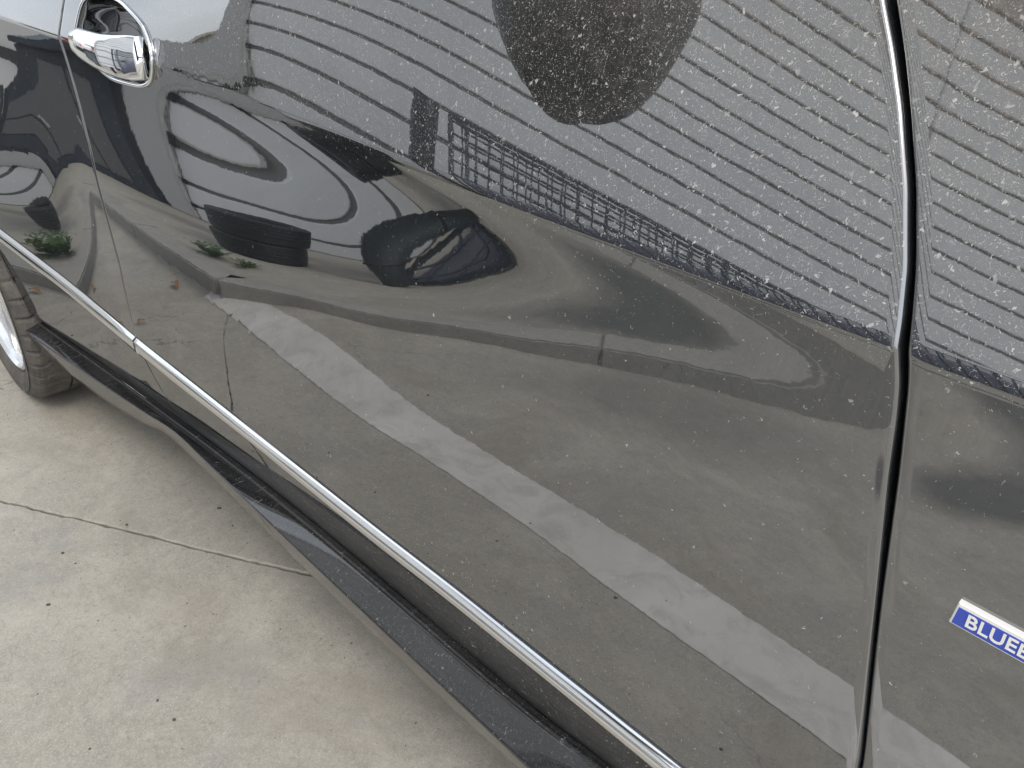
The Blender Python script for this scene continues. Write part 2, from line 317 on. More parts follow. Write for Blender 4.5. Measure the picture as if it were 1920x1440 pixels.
# ------------------------------------------------------------------ car side surface (y as a function of x, z)
CO = {"u": [[-49.21, -34.38, -15.84, 6.5, 32.58, 62.32], [-49.6, -34.82, -16.31, 6.07, 32.21, 61.99], [-50.08, -35.33, -16.81, 5.66, 31.89, 61.76], [-50.69, -35.93, -17.33, 5.28, 31.68, 61.65], [-51.41, -36.62, -17.9, 4.94, 31.57, 61.64], [-52.07, -37.25, -18.4, 4.61, 31.39, 61.5], [-52.47, -37.69, -18.7, 4.26, 30.97, 60.98], [-51.98, -37.58, -18.61, 3.65, 29.88, 59.56], [-46.84, -34.02, -18.82, 0.74, 26.06, 55.36], [-33.24, -23.57, -21.3, -7.47, 17.92, 47.71], [-37.41, -27.29, -18.78, -5.92, 18.7, 48.31], [-44.58, -32.85, -19.93, -2.98, 22.68, 52.84], [-53.98, -40.61, -23.72, 1.47, 29.33, 60.25], [-65.05, -49.81, -24.12, 7.01, 35.51, 66.77], [-63.97, -47.09, -23.69, 4.06, 33.21, 65.35], [-63.22, -45.81, -23.69, 2.52, 31.63, 64.01], [-63.4, -45.77, -23.92, 1.85, 30.91, 63.33]], "l": [[22.04, 20.08, 18.35, 16.95, 15.97, 15.43, 15.25, 15.28, 15.4, 15.56, 15.72, 15.88, 16.05], [23.38, 21.38, 19.6, 18.15, 17.15, 16.64, 16.48, 16.54, 16.67, 16.82, 16.97, 17.13, 17.29], [24.87, 22.81, 20.92, 19.35, 18.3, 17.82, 17.74, 17.82, 17.95, 18.09, 18.21, 18.35, 18.51], [26.62, 24.51, 22.41, 20.57, 19.38, 18.96, 18.97, 19.06, 19.14, 19.22, 19.28, 19.37, 19.52], [28.74, 26.59, 24.12, 21.72, 20.16, 19.8, 19.9, 19.82, 19.66, 19.62, 19.62, 19.68, 19.83], [31.69, 29.61, 26.46, 22.87, 20.32, 19.85, 20.15, 19.69, 19.05, 18.81, 18.75, 18.82, 19.02], [36.52, 34.94, 30.9, 25.47, 20.78, 18.87, 18.97, 18.02, 16.98, 16.54, 16.49, 16.65, 16.94], [40.8, 40.37, 35.28, 27.52, 20.46, 17.12, 16.54, 15.0, 13.77, 13.28, 13.36, 13.7, 14.14], [45.56, 47.87, 41.22, 30.45, 20.31, 15.9, 15.37, 13.41, 11.54, 10.77, 10.85, 11.25, 11.77], [43.54, 51.06, 42.38, 29.09, 17.79, 14.48, 14.25, 11.8, 9.25, 8.29, 8.51, 9.06, 9.68], [27.26, 42.54, 34.19, 19.91, 14.83, 15.36, 13.89, 10.76, 7.63, 6.68, 7.03, 7.66, 8.29], [15.88, 29.66, 26.14, 21.72, 20.75, 17.31, 13.78, 10.94, 7.77, 6.76, 6.65, 6.84, 7.24], [18.48, 24.81, 21.29, 18.37, 14.14, 10.92, 7.18, 3.17, 0.07, 0.33, 0.96, 1.53, 2.1], [20.64, 22.51, 17.35, 10.91, 5.87, 2.72, -0.52, -3.87, -6.36, -6.32, -5.56, -4.76, -4.02], [16.37, 15.98, 12.59, 8.47, 4.02, -0.05, -3.85, -6.97, -9.08, -9.74, -9.53, -8.98, -8.31], [12.66, 11.5, 8.67, 4.94, 0.83, -3.17, -6.81, -9.78, -11.79, -12.69, -12.77, -12.39, -11.78], [9.15, 7.69, 5.02, 1.47, -2.47, -6.37, -9.91, -12.78, -14.74, -15.72, -15.91, -15.62, -15.03]], "c": [0.8473, -0.056, 0.00307], "lines": {"T_top": [[-1.6723, -0.0513, 0.5719], [-1.6259, -0.0426, 0.5594], [-1.5806, -0.0341, 0.5471], [-1.5362, -0.0259, 0.5352], [-1.4926, -0.0179, 0.5236], [-1.4501, -0.0102, 0.5123], [-1.4095, -0.0029, 0.5005], [-1.3699, 0.0037, 0.4886], [-1.3277, 0.0092, 0.478], [-1.2811, 0.0132, 0.4698], [-1.2287, 0.0152, 0.465], [-1.1687, 0.0147, 0.4647], [-1.1096, 0.0137, 0.4658], [-1.0535, 0.0129, 0.4671], [-1.0008, 0.0122, 0.4683], [-0.9511, 0.0115, 0.4694], [-0.9041, 0.0109, 0.4704], [-0.8597, 0.0103, 0.4714], [-0.8176, 0.0098, 0.4722], [-0.7776, 0.0093, 0.473], [-0.7395, 0.0089, 0.4738], [-0.7033, 0.0085, 0.4745], [-0.6689, 0.0082, 0.4752], [-0.636, 0.0079, 0.4758], [-0.6047, 0.0077, 0.4763], [-0.5748, 0.0075, 0.4767], [-0.5461, 0.0073, 0.477], [-0.5188, 0.0072, 0.4773], [-0.4925, 0.0071, 0.4776], [-0.4672, 0.007, 0.4779], [-0.4427, 0.007, 0.4784], [-0.4191, 0.0069, 0.479], [-0.3963, 0.0068, 0.4796], [-0.3742, 0.0066, 0.4803], [-0.353, 0.0064, 0.481], [-0.3324, 0.0062, 0.4816], [-0.3127, 0.0058, 0.4821], [-0.2936, 0.0055, 0.4826], [-0.2752, 0.005, 0.4831], [-0.2573, 0.0046, 0.4837], [-0.24, 0.0041, 0.4843], [-0.2232, 0.0036, 0.485], [-0.2069, 0.0031, 0.4858], [-0.191, 0.0026, 0.4867], [-0.1757, 0.0021, 0.4875], [-0.1609, 0.0016, 0.4884], [-0.1466, 0.0011, 0.4892], [-0.1327, 0.0006, 0.49], [-0.1192, 0.0002, 0.4907], [-0.1061, -0.0003, 0.4915], [-0.0934, -0.0007, 0.4922], [-0.0811, -0.0011, 0.4928]], "T_bot": [[-1.689, -0.0545, 0.5497], [-1.6432, -0.0458, 0.5365], [-1.5975, -0.0373, 0.5241], [-1.5524, -0.0289, 0.5123], [-1.5082, -0.0208, 0.5008], [-1.465, -0.0129, 0.4895], [-1.424, -0.0055, 0.4777], [-1.3854, 0.0013, 0.465], [-1.3451, 0.0072, 0.4534], [-1.301, 0.0118, 0.4439], [-1.2519, 0.0147, 0.4373], [-1.1945, 0.0152, 0.4357], [-1.1331, 0.0142, 0.4378], [-1.0744, 0.0133, 0.4404], [-1.0192, 0.0125, 0.4429], [-0.9673, 0.0118, 0.4452], [-0.9184, 0.0112, 0.4474], [-0.8723, 0.0106, 0.4494], [-0.8286, 0.01, 0.4513], [-0.7873, 0.0095, 0.4529], [-0.7485, 0.0091, 0.4541], [-0.7119, 0.0087, 0.455], [-0.6771, 0.0083, 0.4557], [-0.644, 0.008, 0.4564], [-0.6123, 0.0077, 0.4569], [-0.5821, 0.0075, 0.4574], [-0.5531, 0.0073, 0.4578], [-0.5254, 0.0072, 0.4582], [-0.4988, 0.007, 0.4585], [-0.4732, 0.007, 0.459], [-0.4483, 0.0069, 0.4598], [-0.4242, 0.0068, 0.4607], [-0.401, 0.0066, 0.4616], [-0.3786, 0.0065, 0.4626], [-0.357, 0.0063, 0.4635], [-0.3362, 0.006, 0.4644], [-0.3161, 0.0057, 0.4651], [-0.2968, 0.0054, 0.4658], [-0.2781, 0.005, 0.4665], [-0.2599, 0.0045, 0.4673], [-0.2424, 0.004, 0.4682], [-0.2253, 0.0035, 0.4691], [-0.2089, 0.003, 0.47], [-0.193, 0.0025, 0.4708], [-0.1776, 0.002, 0.4715], [-0.1627, 0.0015, 0.4722], [-0.1482, 0.001, 0.473], [-0.1342, 0.0005, 0.4737], [-0.1206, 0.0001, 0.4744], [-0.1075, -0.0004, 0.475], [-0.0947, -0.0008, 0.4757]], "D": [[-1.7071, -0.0527, 0.3843], [-1.6427, -0.0406, 0.3782], [-1.5807, -0.029, 0.3719], [-1.5208, -0.018, 0.3656], [-1.4631, -0.0074, 0.3593], [-1.4072, 0.0027, 0.353], [-1.3504, 0.0116, 0.348], [-1.2867, 0.018, 0.3472], [-1.2125, 0.0204, 0.353], [-1.131, 0.0193, 0.3646], [-1.0563, 0.0182, 0.375], [-0.9877, 0.0173, 0.3842], [-0.9245, 0.0165, 0.3924], [-0.866, 0.0157, 0.3997], [-0.8117, 0.015, 0.4063], [-0.7612, 0.0144, 0.4121], [-0.714, 0.0139, 0.4174], [-0.6698, 0.0135, 0.4221], [-0.6282, 0.0131, 0.4263], [-0.5892, 0.0127, 0.43], [-0.5525, 0.0124, 0.4333], [-0.5178, 0.0122, 0.4361], [-0.485, 0.012, 0.4386], [-0.4538, 0.0119, 0.4408], [-0.4242, 0.0118, 0.4428], [-0.3959, 0.0116, 0.4446], [-0.3688, 0.0114, 0.4463], [-0.3429, 0.0111, 0.4478], [-0.318, 0.0107, 0.4494], [-0.294, 0.0102, 0.4508], [-0.271, 0.0097, 0.4522], [-0.2489, 0.0092, 0.4535], [-0.2277, 0.0086, 0.4548], [-0.2072, 0.008, 0.4559], [-0.1876, 0.0074, 0.4568], [-0.1687, 0.0067, 0.4576], [-0.1505, 0.0061, 0.4583], [-0.133, 0.0055, 0.4588], [-0.1161, 0.0049, 0.4591], [-0.0998, 0.0044, 0.4593]], "E": [[-1.7464, -0.0402, 0.3585], [-1.6876, -0.029, 0.3502], [-1.6306, -0.0183, 0.342], [-1.5753, -0.008, 0.3338], [-1.5216, 0.0019, 0.3256], [-1.4696, 0.0114, 0.3174], [-1.419, 0.0205, 0.3091], [-1.3689, 0.0291, 0.3014], [-1.3142, 0.0357, 0.2966], [-1.2528, 0.0398, 0.2963], [-1.1821, 0.0401, 0.3026], [-1.1117, 0.039, 0.3105], [-1.0465, 0.0381, 0.3175], [-0.9859, 0.0373, 0.3236], [-0.9294, 0.0365, 0.329], [-0.8765, 0.0358, 0.3336], [-0.8269, 0.0352, 0.3377], [-0.7802, 0.0347, 0.3412], [-0.7362, 0.0342, 0.3442], [-0.6947, 0.0337, 0.3468], [-0.6554, 0.0334, 0.3489], [-0.6182, 0.033, 0.3507], [-0.5828, 0.0328, 0.3522], [-0.5491, 0.0325, 0.3534], [-0.517, 0.0323, 0.3544], [-0.4864, 0.0322, 0.3552], [-0.457, 0.032, 0.3559], [-0.4289, 0.0319, 0.3566], [-0.4019, 0.0317, 0.3572], [-0.3758, 0.0315, 0.3579], [-0.3507, 0.0312, 0.3587], [-0.3265, 0.0309, 0.3596], [-0.3031, 0.0305, 0.3608], [-0.2806, 0.03, 0.3621], [-0.2588, 0.0295, 0.3635], [-0.2378, 0.029, 0.3652], [-0.2175, 0.0284, 0.367], [-0.198, 0.0279, 0.369], [-0.1792, 0.0273, 0.3712], [-0.1611, 0.0267, 0.3736]], "F": [[-1.7142, -0.0471, 0.3635], [-1.6604, -0.0369, 0.3519], [-1.6075, -0.027, 0.3411], [-1.5558, -0.0174, 0.331], [-1.5051, -0.0081, 0.3215], [-1.4556, 0.0009, 0.3124], [-1.4072, 0.0097, 0.3037], [-1.358, 0.0176, 0.2963], [-1.3036, 0.0237, 0.2924], [-1.2421, 0.0271, 0.2935], [-1.1713, 0.0269, 0.3011], [-1.1025, 0.0259, 0.3097], [-1.0388, 0.025, 0.3173], [-0.9795, 0.0242, 0.3239], [-0.9242, 0.0234, 0.3298], [-0.8725, 0.0228, 0.3348], [-0.824, 0.0222, 0.3392], [-0.7784, 0.0216, 0.343], [-0.7354, 0.0212, 0.3461], [-0.6948, 0.0207, 0.3487], [-0.6565, 0.0204, 0.3508], [-0.6201, 0.0201, 0.3525], [-0.5855, 0.0198, 0.3538], [-0.5527, 0.0196, 0.3547], [-0.5213, 0.0194, 0.3554], [-0.4913, 0.0192, 0.3558], [-0.4626, 0.0191, 0.3561], [-0.4351, 0.0189, 0.3563], [-0.4086, 0.0187, 0.3566], [-0.383, 0.0185, 0.357], [-0.3584, 0.0183, 0.3575], [-0.3346, 0.018, 0.3583], [-0.3115, 0.0176, 0.3593], [-0.2893, 0.0172, 0.3607], [-0.2678, 0.0167, 0.3625], [-0.2471, 0.0162, 0.3647], [-0.2271, 0.0157, 0.3673], [-0.2078, 0.0151, 0.3704], [-0.1892, 0.0146, 0.3739], [-0.1714, 0.014, 0.378]], "G": [[-1.6772, -0.0641, 0.3458], [-1.6446, -0.0579, 0.3405], [-1.6124, -0.0519, 0.3354], [-1.5807, -0.046, 0.3305], [-1.5494, -0.0402, 0.3258], [-1.5185, -0.0345, 0.3213], [-1.488, -0.029, 0.317], [-1.458, -0.0235, 0.3129], [-1.4284, -0.0182, 0.3089], [-1.3992, -0.0129, 0.3052], [-1.3692, -0.008, 0.3022], [-1.3374, -0.0037, 0.3005], [-1.3032, -0.0003, 0.3005], [-1.266, 0.0022, 0.3025], [-1.225, 0.0034, 0.3072], [-1.1792, 0.003, 0.3156], [-1.1335, 0.0023, 0.3256], [-1.0908, 0.0017, 0.3338], [-1.0519, 0.0012, 0.3389], [-1.0163, 0.0007, 0.3407], [-0.9834, 0.0002, 0.3401], [-0.9519, -0.0002, 0.3391], [-0.921, -0.0006, 0.339], [-0.891, -0.001, 0.3389], [-0.862, -0.0013, 0.3389], [-0.834, -0.0017, 0.3389], [-0.8068, -0.002, 0.3388], [-0.7805, -0.0023, 0.3388], [-0.755, -0.0026, 0.3388], [-0.7303, -0.0029, 0.3388], [-0.7063, -0.0031, 0.3388], [-0.683, -0.0034, 0.3387], [-0.6605, -0.0036, 0.3387], [-0.6386, -0.0038, 0.3387], [-0.6173, -0.004, 0.3386], [-0.5966, -0.0041, 0.3385], [-0.5765, -0.0043, 0.3385], [-0.5569, -0.0044, 0.3384], [-0.5378, -0.0045, 0.3383], [-0.5193, -0.0047, 0.3382], [-0.5012, -0.0047, 0.3381], [-0.4836, -0.0048, 0.338], [-0.4665, -0.0049, 0.3379], [-0.4497, -0.005, 0.3379], [-0.4333, -0.0051, 0.3378], [-0.4173, -0.0052, 0.3378], [-0.4017, -0.0053, 0.3378], [-0.3864, -0.0054, 0.3379], [-0.3714, -0.0056, 0.338], [-0.3567, -0.0057, 0.3381], [-0.3423, -0.0059, 0.3383], [-0.3282, -0.0061, 0.3386], [-0.3144, -0.0063, 0.3389], [-0.3009, -0.0066, 0.3393], [-0.2877, -0.0068, 0.3397], [-0.2747, -0.0071, 0.3401], [-0.262, -0.0074, 0.3406], [-0.2495, -0.0077, 0.3411], [-0.2373, -0.008, 0.3417], [-0.2254, -0.0084, 0.3422]], "H": [[-1.7744, -0.0539, 0.2965], [-1.7302, -0.0501, 0.2917], [-1.6997, -0.0443, 0.2823], [-1.6692, -0.0386, 0.2737], [-1.6387, -0.0328, 0.2658], [-1.6083, -0.0272, 0.2587], [-1.5779, -0.0215, 0.2523], [-1.5475, -0.0159, 0.2466], [-1.5173, -0.0103, 0.2416], [-1.4871, -0.0048, 0.2373], [-1.4571, 0.0006, 0.2337], [-1.4273, 0.006, 0.2307], [-1.3977, 0.0114, 0.2284], [-1.3671, 0.0163, 0.2274], [-1.3343, 0.0206, 0.2283], [-1.2986, 0.0241, 0.2319], [-1.2584, 0.0266, 0.2407], [-1.2144, 0.0275, 0.2519], [-1.1694, 0.0269, 0.2618], [-1.1292, 0.0263, 0.2663], [-1.0933, 0.0257, 0.2658], [-1.0598, 0.0253, 0.263], [-1.0266, 0.0248, 0.2617], [-0.9942, 0.0244, 0.2612], [-0.9627, 0.0239, 0.2607], [-0.9322, 0.0235, 0.2603], [-0.9027, 0.0232, 0.2599], [-0.874, 0.0228, 0.2596], [-0.8462, 0.0225, 0.2594], [-0.8192, 0.0221, 0.2592], [-0.7929, 0.0218, 0.2591], [-0.7675, 0.0215, 0.259], [-0.7427, 0.0212, 0.2589], [-0.7186, 0.021, 0.2589], [-0.6952, 0.0207, 0.2589], [-0.6725, 0.0205, 0.259], [-0.6503, 0.0203, 0.2591], [-0.6288, 0.0201, 0.2592], [-0.6078, 0.02, 0.2593], [-0.5874, 0.0198, 0.2595], [-0.5675, 0.0197, 0.2597], [-0.5481, 0.0195, 0.2599], [-0.5292, 0.0194, 0.2601], [-0.5108, 0.0193, 0.2604], [-0.4928, 0.0192, 0.2607], [-0.4753, 0.0191, 0.261], [-0.4581, 0.019, 0.2614], [-0.4414, 0.0189, 0.2618], [-0.425, 0.0189, 0.2623], [-0.4089, 0.0187, 0.2628], [-0.3933, 0.0186, 0.2635], [-0.3779, 0.0185, 0.2641], [-0.3629, 0.0183, 0.2649], [-0.3481, 0.0182, 0.2657], [-0.3337, 0.018, 0.2667], [-0.3195, 0.0178, 0.2677], [-0.3056, 0.0175, 0.2688], [-0.292, 0.0173, 0.2699], [-0.2787, 0.017, 0.2712], [-0.2657, 0.0167, 0.2725]]}, "B": [[0.9639, -1.1775], [0.9421, -1.1879], [0.9197, -1.1999], [0.8831, -1.1865], [0.8421, -1.1709], [0.7719, -1.1494], [0.7025, -1.1497], [0.5946, -1.1476], [0.4769, -1.173], [0.4444, -1.1676], [0.381, -1.1219], [0.3536, -1.0651]], "FL": [[0.9866, -0.0626], [0.9677, -0.0514], [0.9447, -0.0391], [0.9133, -0.0248], [0.8812, -0.0133], [0.8587, -0.0079], [0.8469, -0.0058], [0.8293, -0.001], [0.8134, 0.0016], [0.7821, 0.0054], [0.7124, 0.0166], [0.6096, 0.032]], "FR": [[0.9868, -0.0551], [0.968, -0.0445], [0.9453, -0.0331], [0.9143, -0.0189], [0.8825, -0.0074], [0.8605, -0.0016], [0.8491, 0.0009], [0.8316, 0.0049], [0.8158, 0.0073], [0.7854, 0.0121], [0.7157, 0.0214], [0.6138, 0.0363]], "HR": [[-1.1032, 0.9653], [-1.1273, 0.9395], [-1.1342, 0.9199], [-1.1197, 0.9042], [-1.0801, 0.8902], [-1.0321, 0.8774], [-0.9744, 0.8744], [-0.9343, 0.8759], [-0.9101, 0.8839], [-0.8982, 0.9024], [-0.9006, 0.9193], [-0.9198, 0.941], [-0.9664, 0.9594], [-0.9959, 0.9673], [-1.0502, 0.9747]], "badge": [[0.0529, 0.0116, 0.7385], [0.0538, 0.0104, 0.7267]], "grip": [[-1.1244, 0.9171, 0.0079], [-1.1066, 0.9172, 0.0124], [-1.0711, 0.9163, 0.016], [-1.0285, 0.9134, 0.0175], [-0.988, 0.9101, 0.019], [-0.9485, 0.9088, 0.0204], [-0.9255, 0.9084, 0.0213], [-0.9085, 0.9083, 0.0199]], "mir": [[-0.6366, 1.2048], [-0.6133, 1.1467], [-0.5989, 1.1025], [-0.5671, 1.0575], [-0.5339, 1.0167], [-0.5043, 0.9986], [-0.4931, 0.9838], [-0.4836, 0.9929], [-0.4434, 1.0007], [-0.4099, 1.0244], [-0.384, 1.0671], [-0.3684, 1.1115], [-0.3581, 1.1655], [-0.355, 1.2053], [-0.3575, 1.236]]}
for k_ in ('B', 'FL', 'FR', 'HR', 'grip', 'mir'): CO[k_] = [tuple(q) for q in CO[k_]]
UC = np.array(CO['u']) / 1000; LC = np.array(CO['l']) / 1000; CZ = CO['c']
XA, XB, SU, SL = -2.25, .45, .20, .50
def bas(x, a, b, n):
    h = (b - a) / (n - 3); u = np.clip((x - a) / h, -.9, n - 3 + .9)
    i = np.clip(np.floor(u).astype(int), 0, n - 4); w_ = u - i
    return i, np.stack([(1 - w_) ** 3 / 6, (3 * w_ ** 3 - 6 * w_ ** 2 + 4) / 6, (-3 * w_ ** 3 + 3 * w_ ** 2 + 3 * w_ + 1) / 6, w_ ** 3 / 6], -1)
def evs(cf, x, t, b2):
    nx, nt = cf.shape; i, B = bas(x, XA, XB, nx); j, E = bas(t, 0, b2, nt)
    I = i[..., None] + np.arange(4); J = j[..., None] + np.arange(4)
    return np.einsum('...ij,...i,...j', cf[I[..., :, None], J[..., None, :]], B, E)
def crease(x): return CZ[0] + CZ[1] * x + CZ[2] * x * x
def S(x, z):
    x0 = np.asarray(x, float); z = np.asarray(z, float); x = np.clip(x0, XA + .02, XB - .02)
    s = z - crease(x)
    y = evs(LC, x, np.clip(-s, 0, .55), SL)
    y = y + np.where(s >= 0, evs(UC, x, np.clip(s, 0, .25), SU) - evs(UC, x, 0 * x, SU), 0)
    d = np.clip(-1.2 - x, 0, .55); a = np.where(d < .2, d * d / .4, d - .1); b = np.clip((.88 - z) / .28, 0, 1); b = b * b * (3 - 2 * b)
    return y - .19 * a * b + np.clip(x0 - XB, 0, 9) ** 2 * .05
LN = {k: np.array(sorted(v)) for k, v in CO['lines'].items()}
def line(k, x):
    P = LN[k]; x = np.asarray(x, float)
    acc = [0, 0]
    for dx in np.linspace(-.02, .02, 9):
        for q, c in ((0, 1), (1, 2)):
            v = np.interp(x + dx, P[:, 0], P[:, c])
            # extrapolate to the front with the mean slope
            if c == 2: v = v + np.clip(x + dx - P[-1, 0], 0, 9) * .03
            acc[q] = acc[q] + v / 9
    return acc
GZ = .08   # ground level
PZ = .140  # pavement level

# ================================================================== SETTING
PHI = -.6866; U = Vector((math.cos(PHI), math.sin(PHI), 0)); N = Vector((math.sin(PHI), -math.cos(PHI), 0))
K = Vector((-2.2268, -.5548, 0)); KRD = Vector((-math.cos(.031), -math.sin(.031), 0))
def wp(a, d, z): return K + U * a + N * d + Vector((0, 0, z))

base = meta(mk('ground', [(-60, -60, GZ - .012), (60, -60, GZ - .012), (60, 60, GZ - .012), (-60, 60, GZ - .012)], [(0, 1, 2, 3)], M_joint), kind='structure')
# two slabs separated by a ragged joint
J0 = np.array((-1.512, -.225)); J1 = np.array((-.871, .109)); jd = (J1 - J0) / np.linalg.norm(J1 - J0); jn = np.array((-jd[1], jd[0]))
ts = np.concatenate([[-60], np.arange(-6, 6.001, .012), [60]])
nz = np.zeros(len(ts)); wv = 0
for i in range(1, len(ts) - 1):
    wv = wv * .93 + RNG.normal() * .0008; nz[i] = wv
nz2 = nz + .0012 + np.abs(RNG.normal(size=len(ts))) * .0012; nz1 = nz - .0012 - np.abs(RNG.normal(size=len(ts))) * .0012
tp = np.clip((ts + .55) / .5, .12, 1); nz2 = nz + (nz2 - nz) * tp; nz1 = nz + (nz1 - nz) * tp
for sgn, off in ((1, nz2), (-1, nz1)):
    V, F = [], []
    for t, o in zip(ts, off):
        p = J0 + jd * t + jn * o; p1 = J0 + jd * t + jn * (o + sgn * .0025); q = J0 + jd * t + jn * sgn * 60
        V += [(p[0], p[1], GZ - .014), (p[0], p[1], GZ - .003), (p1[0], p1[1], GZ), (q[0], q[1], GZ)]
    for i in range(len(ts) - 1):
        for k in range(3):
            f = (i * 4 + k, i * 4 + k + 1, i * 4 + 5 + k, i * 4 + 4 + k); F.append(f if sgn < 0 else f[::-1])
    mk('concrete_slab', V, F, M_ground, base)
# painted bay line, slightly ragged edges
V, F = [], []; xs = np.arange(-2.30, 6, .01); e1 = e2 = 0
for i, x in enumerate(xs):
    e1 = e1 * .9 + RNG.normal() * .0004; e2 = e2 * .9 + RNG.normal() * .0004
    V += [(x, -.6694 + e1, GZ + .0012), (x, -.5403 + e2, GZ + .0012)]
    if i: F.append((2 * i - 2, 2 * i, 2 * i + 1, 2 * i - 1))
meta(mk('parking_line', V, F, M_line), 'worn white painted parking line on the concrete, parallel to the black car', 'road marking')
# raised pavement with kerb stones
pv = [K + U * .13 + N * .12, K + U * 14 + N * .12, wp(14, 9, 0), wp(-3, 9, 0) + Vector((-6, 0, 0)), K + KRD * 3.6 + N * .12 * 1.2, K + KRD * .12 + N * .13]
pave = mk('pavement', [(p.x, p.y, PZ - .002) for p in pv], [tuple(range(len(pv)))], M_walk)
meta(pave, kind='structure')
bmesh_ = bmesh.new(); bmesh_.from_mesh(pave.data); bmesh.ops.recalc_face_normals(bmesh_, faces=bmesh_.faces)
for f_ in bmesh_.faces:
    if f_.normal.z < 0: f_.normal_flip()
bmesh_.to_mesh(pave.data); bmesh_.free()
kerb = meta(empty('kerb', (K.x, K.y, GZ)), kind='structure')
def kerbstone(p, d, L, inn, w_=.14):
    bm = bmesh.new(); q = p + d * (L / 2) + inn * (w_ / 2)
    rot = Matrix.Rotation(math.atan2(d.y, d.x), 4, 'Z')
    box(bm, Vector((q.x, q.y, (GZ + PZ) / 2 - .01)) - kerb.location, (L - .0015, w_, PZ - GZ + .024), .006, rot)
    bmk('kerb_stone', bm, M_kerb, kerb)
for i in range(9):
    kerbstone(K + U * (.0 + i * 1.2), U, 1.2, N)
inn2 = Vector((KRD.y, -KRD.x, 0)); inn2 = inn2 if inn2.y < 0 else -inn2
for i in range(4):
    kerbstone(K + KRD * (.03 + i * .8), KRD, .8, inn2)
kerbstone(K + KRD * 3.23, (KRD + inn2 * 1.2).normalized(), .9, (inn2 - KRD * .9).normalized())

# ------------------------------------------------------------------ clad wall
WD = 1.887; H0, PT = .7465, .2206
wall = meta(empty('clad_wall', wp(0, WD, PZ)), 'long pale metal wall of horizontal boards with dark grooves, mirrored in the car door', 'wall')
def wbox(name, a0, a1, d0, d1, z0, z1, m, parent, bev=0):
    bm = bmesh.new(); c = wp((a0 + a1) / 2, (d0 + d1) / 2, (z0 + z1) / 2) - parent.location
    box(bm, c, (a1 - a0, d1 - d0, z1 - z0), bev, Matrix.Rotation(PHI, 4, 'Z')); return bmk(name, bm, m, parent)
wbox('backing', -.88, 9, WD + .03, WD + .12, PZ, 4.48, M_groove, wall)
for j in range(-3, 17):
    z0 = H0 + j * PT + .016; z1 = H0 + (j + 1) * PT - .016
    z0 = max(z0, PZ + .004)
    for a0, a1 in ((-.882, 2.9), (2.906, 6.0), (6.006, 9)):
        wbox('wall_board', a0, a1, WD + RNG.uniform(-.002, .002), WD + .026, z0, z1, M_wall, wall, .006)
wbox('end_post', -1.03, -.888, WD - .04, WD + .12, PZ - .001, 4.49, M_post, wall, .01)
for j in range(-2, 16, 1):
    wbox('clip', -.905, -.865, WD - .012, WD - .003, H0 + j * PT - .02, H0 + j * PT + .02, M_black, wall)
wbox('fascia', -1.05, 9.1, WD - .012, WD + .5, 4.5, 5.2, M_brown, wall)
def roofpiece():
    V = [wp(-1.05, WD - .3, 5.21), wp(9.1, WD - .3, 5.21), wp(9.1, WD + 3, 5.9), wp(-1.05, WD + 3, 5.9)]
    V = [v - wall.location for v in V]; V += [v - Vector((0, 0, .05)) for v in V]
    return mk('roof_sheet', V, [(0, 1, 2, 3), (7, 6, 5, 4), (0, 4, 5, 1), (1, 5, 6, 2), (2, 6, 7, 3), (3, 7, 4, 0)], M_brown, wall)
roofpiece()

# ------------------------------------------------------------------ wire cage with black roll and tarpaulin
CD = .88
cage = meta(empty('wire_cage', wp(.5, CD, PZ)), 'long black wire mesh cage holding dark sheeting, on the pavement before the pale wall', 'cage')
CA0, CA1, CZ0, CZ1, CDD = .50, 3.1, PZ + .001, 1.10, .42
def cp(a, d, z): return wp(a, d, z) - cage.location
V, F = [], []
def addt(V, F, path, r, n=6):
    v, f = tube(path, r, n); o = len(V); V.extend(v); F.extend(tuple(i + o for i in q) for q in f)
for z in (CZ0 + .02, CZ1):
    for d in (CD, CD + CDD): addt(V, F, [cp(CA0, d, z), cp(CA1, d, z)], .014)
    for a in (CA0, CA1): addt(V, F, [cp(a, CD, z), cp(a, CD + CDD, z)], .014)
for a in (CA0, (CA0 + CA1) / 2, CA1):
    for d in (CD, CD + CDD): addt(V, F, [cp(a, d, CZ0), cp(a, d, CZ1)], .014)
mk('frame', V, F, M_mesh, cage, True)
V, F = [], []
for d in (CD, CD + CDD):
    for z in np.arange(CZ0 + .06, CZ1, .062): addt(V, F, [cp(CA0, d, z), cp(CA1, d, z)], .0066, 4)
    for a in np.arange(CA0 + .06, CA1, .072): addt(V, F, [cp(a, d, CZ0), cp(a, d, CZ1)], .0066, 4)
meta(mk('wire_mesh', V, F, M_mesh, cage), kind='stuff')
# lumpy dark sheeting inside
V, F = [], []; na, nd = 60, 10
for i in range(na):
    a = CA0 + .03 + (CA1 - CA0 - .06) * i / (na - 1)
    for k in range(nd):
        th = k / (nd - 1); hh = .60 + .10 * math.sin(a * 5.1) + .06 * math.sin(a * 13 + 1) + .03 * math.sin(a * 31)
        d = CD + .03 + (CDD - .06) * th; z = PZ + .01 + hh * (math.sin(math.pi * min(max(th, .0), 1)) ** .35 if 0 < th < 1 else 0)
        V.append(wp(a, d + .012 * math.sin(a * 40 + k), z) - wp(.5, CD, PZ + .01))
F = grid_faces(na, nd)
meta(mk('sheeting', [v + Vector((0, 0, 0)) for v in V], F, M_tarp, None, True), 'bundled dark sheeting lying inside the black wire cage', 'tarpaulin').location = wp(.5, CD, PZ + .01)
path = [wp(.50, CD - .09, PZ + .005), wp(.43, CD - .09, .33), wp(.36, CD - .08, .55), wp(.355, CD - .07, .8), wp(.38, CD - .06, 1.0), wp(.40, CD - .06, 1.12)]
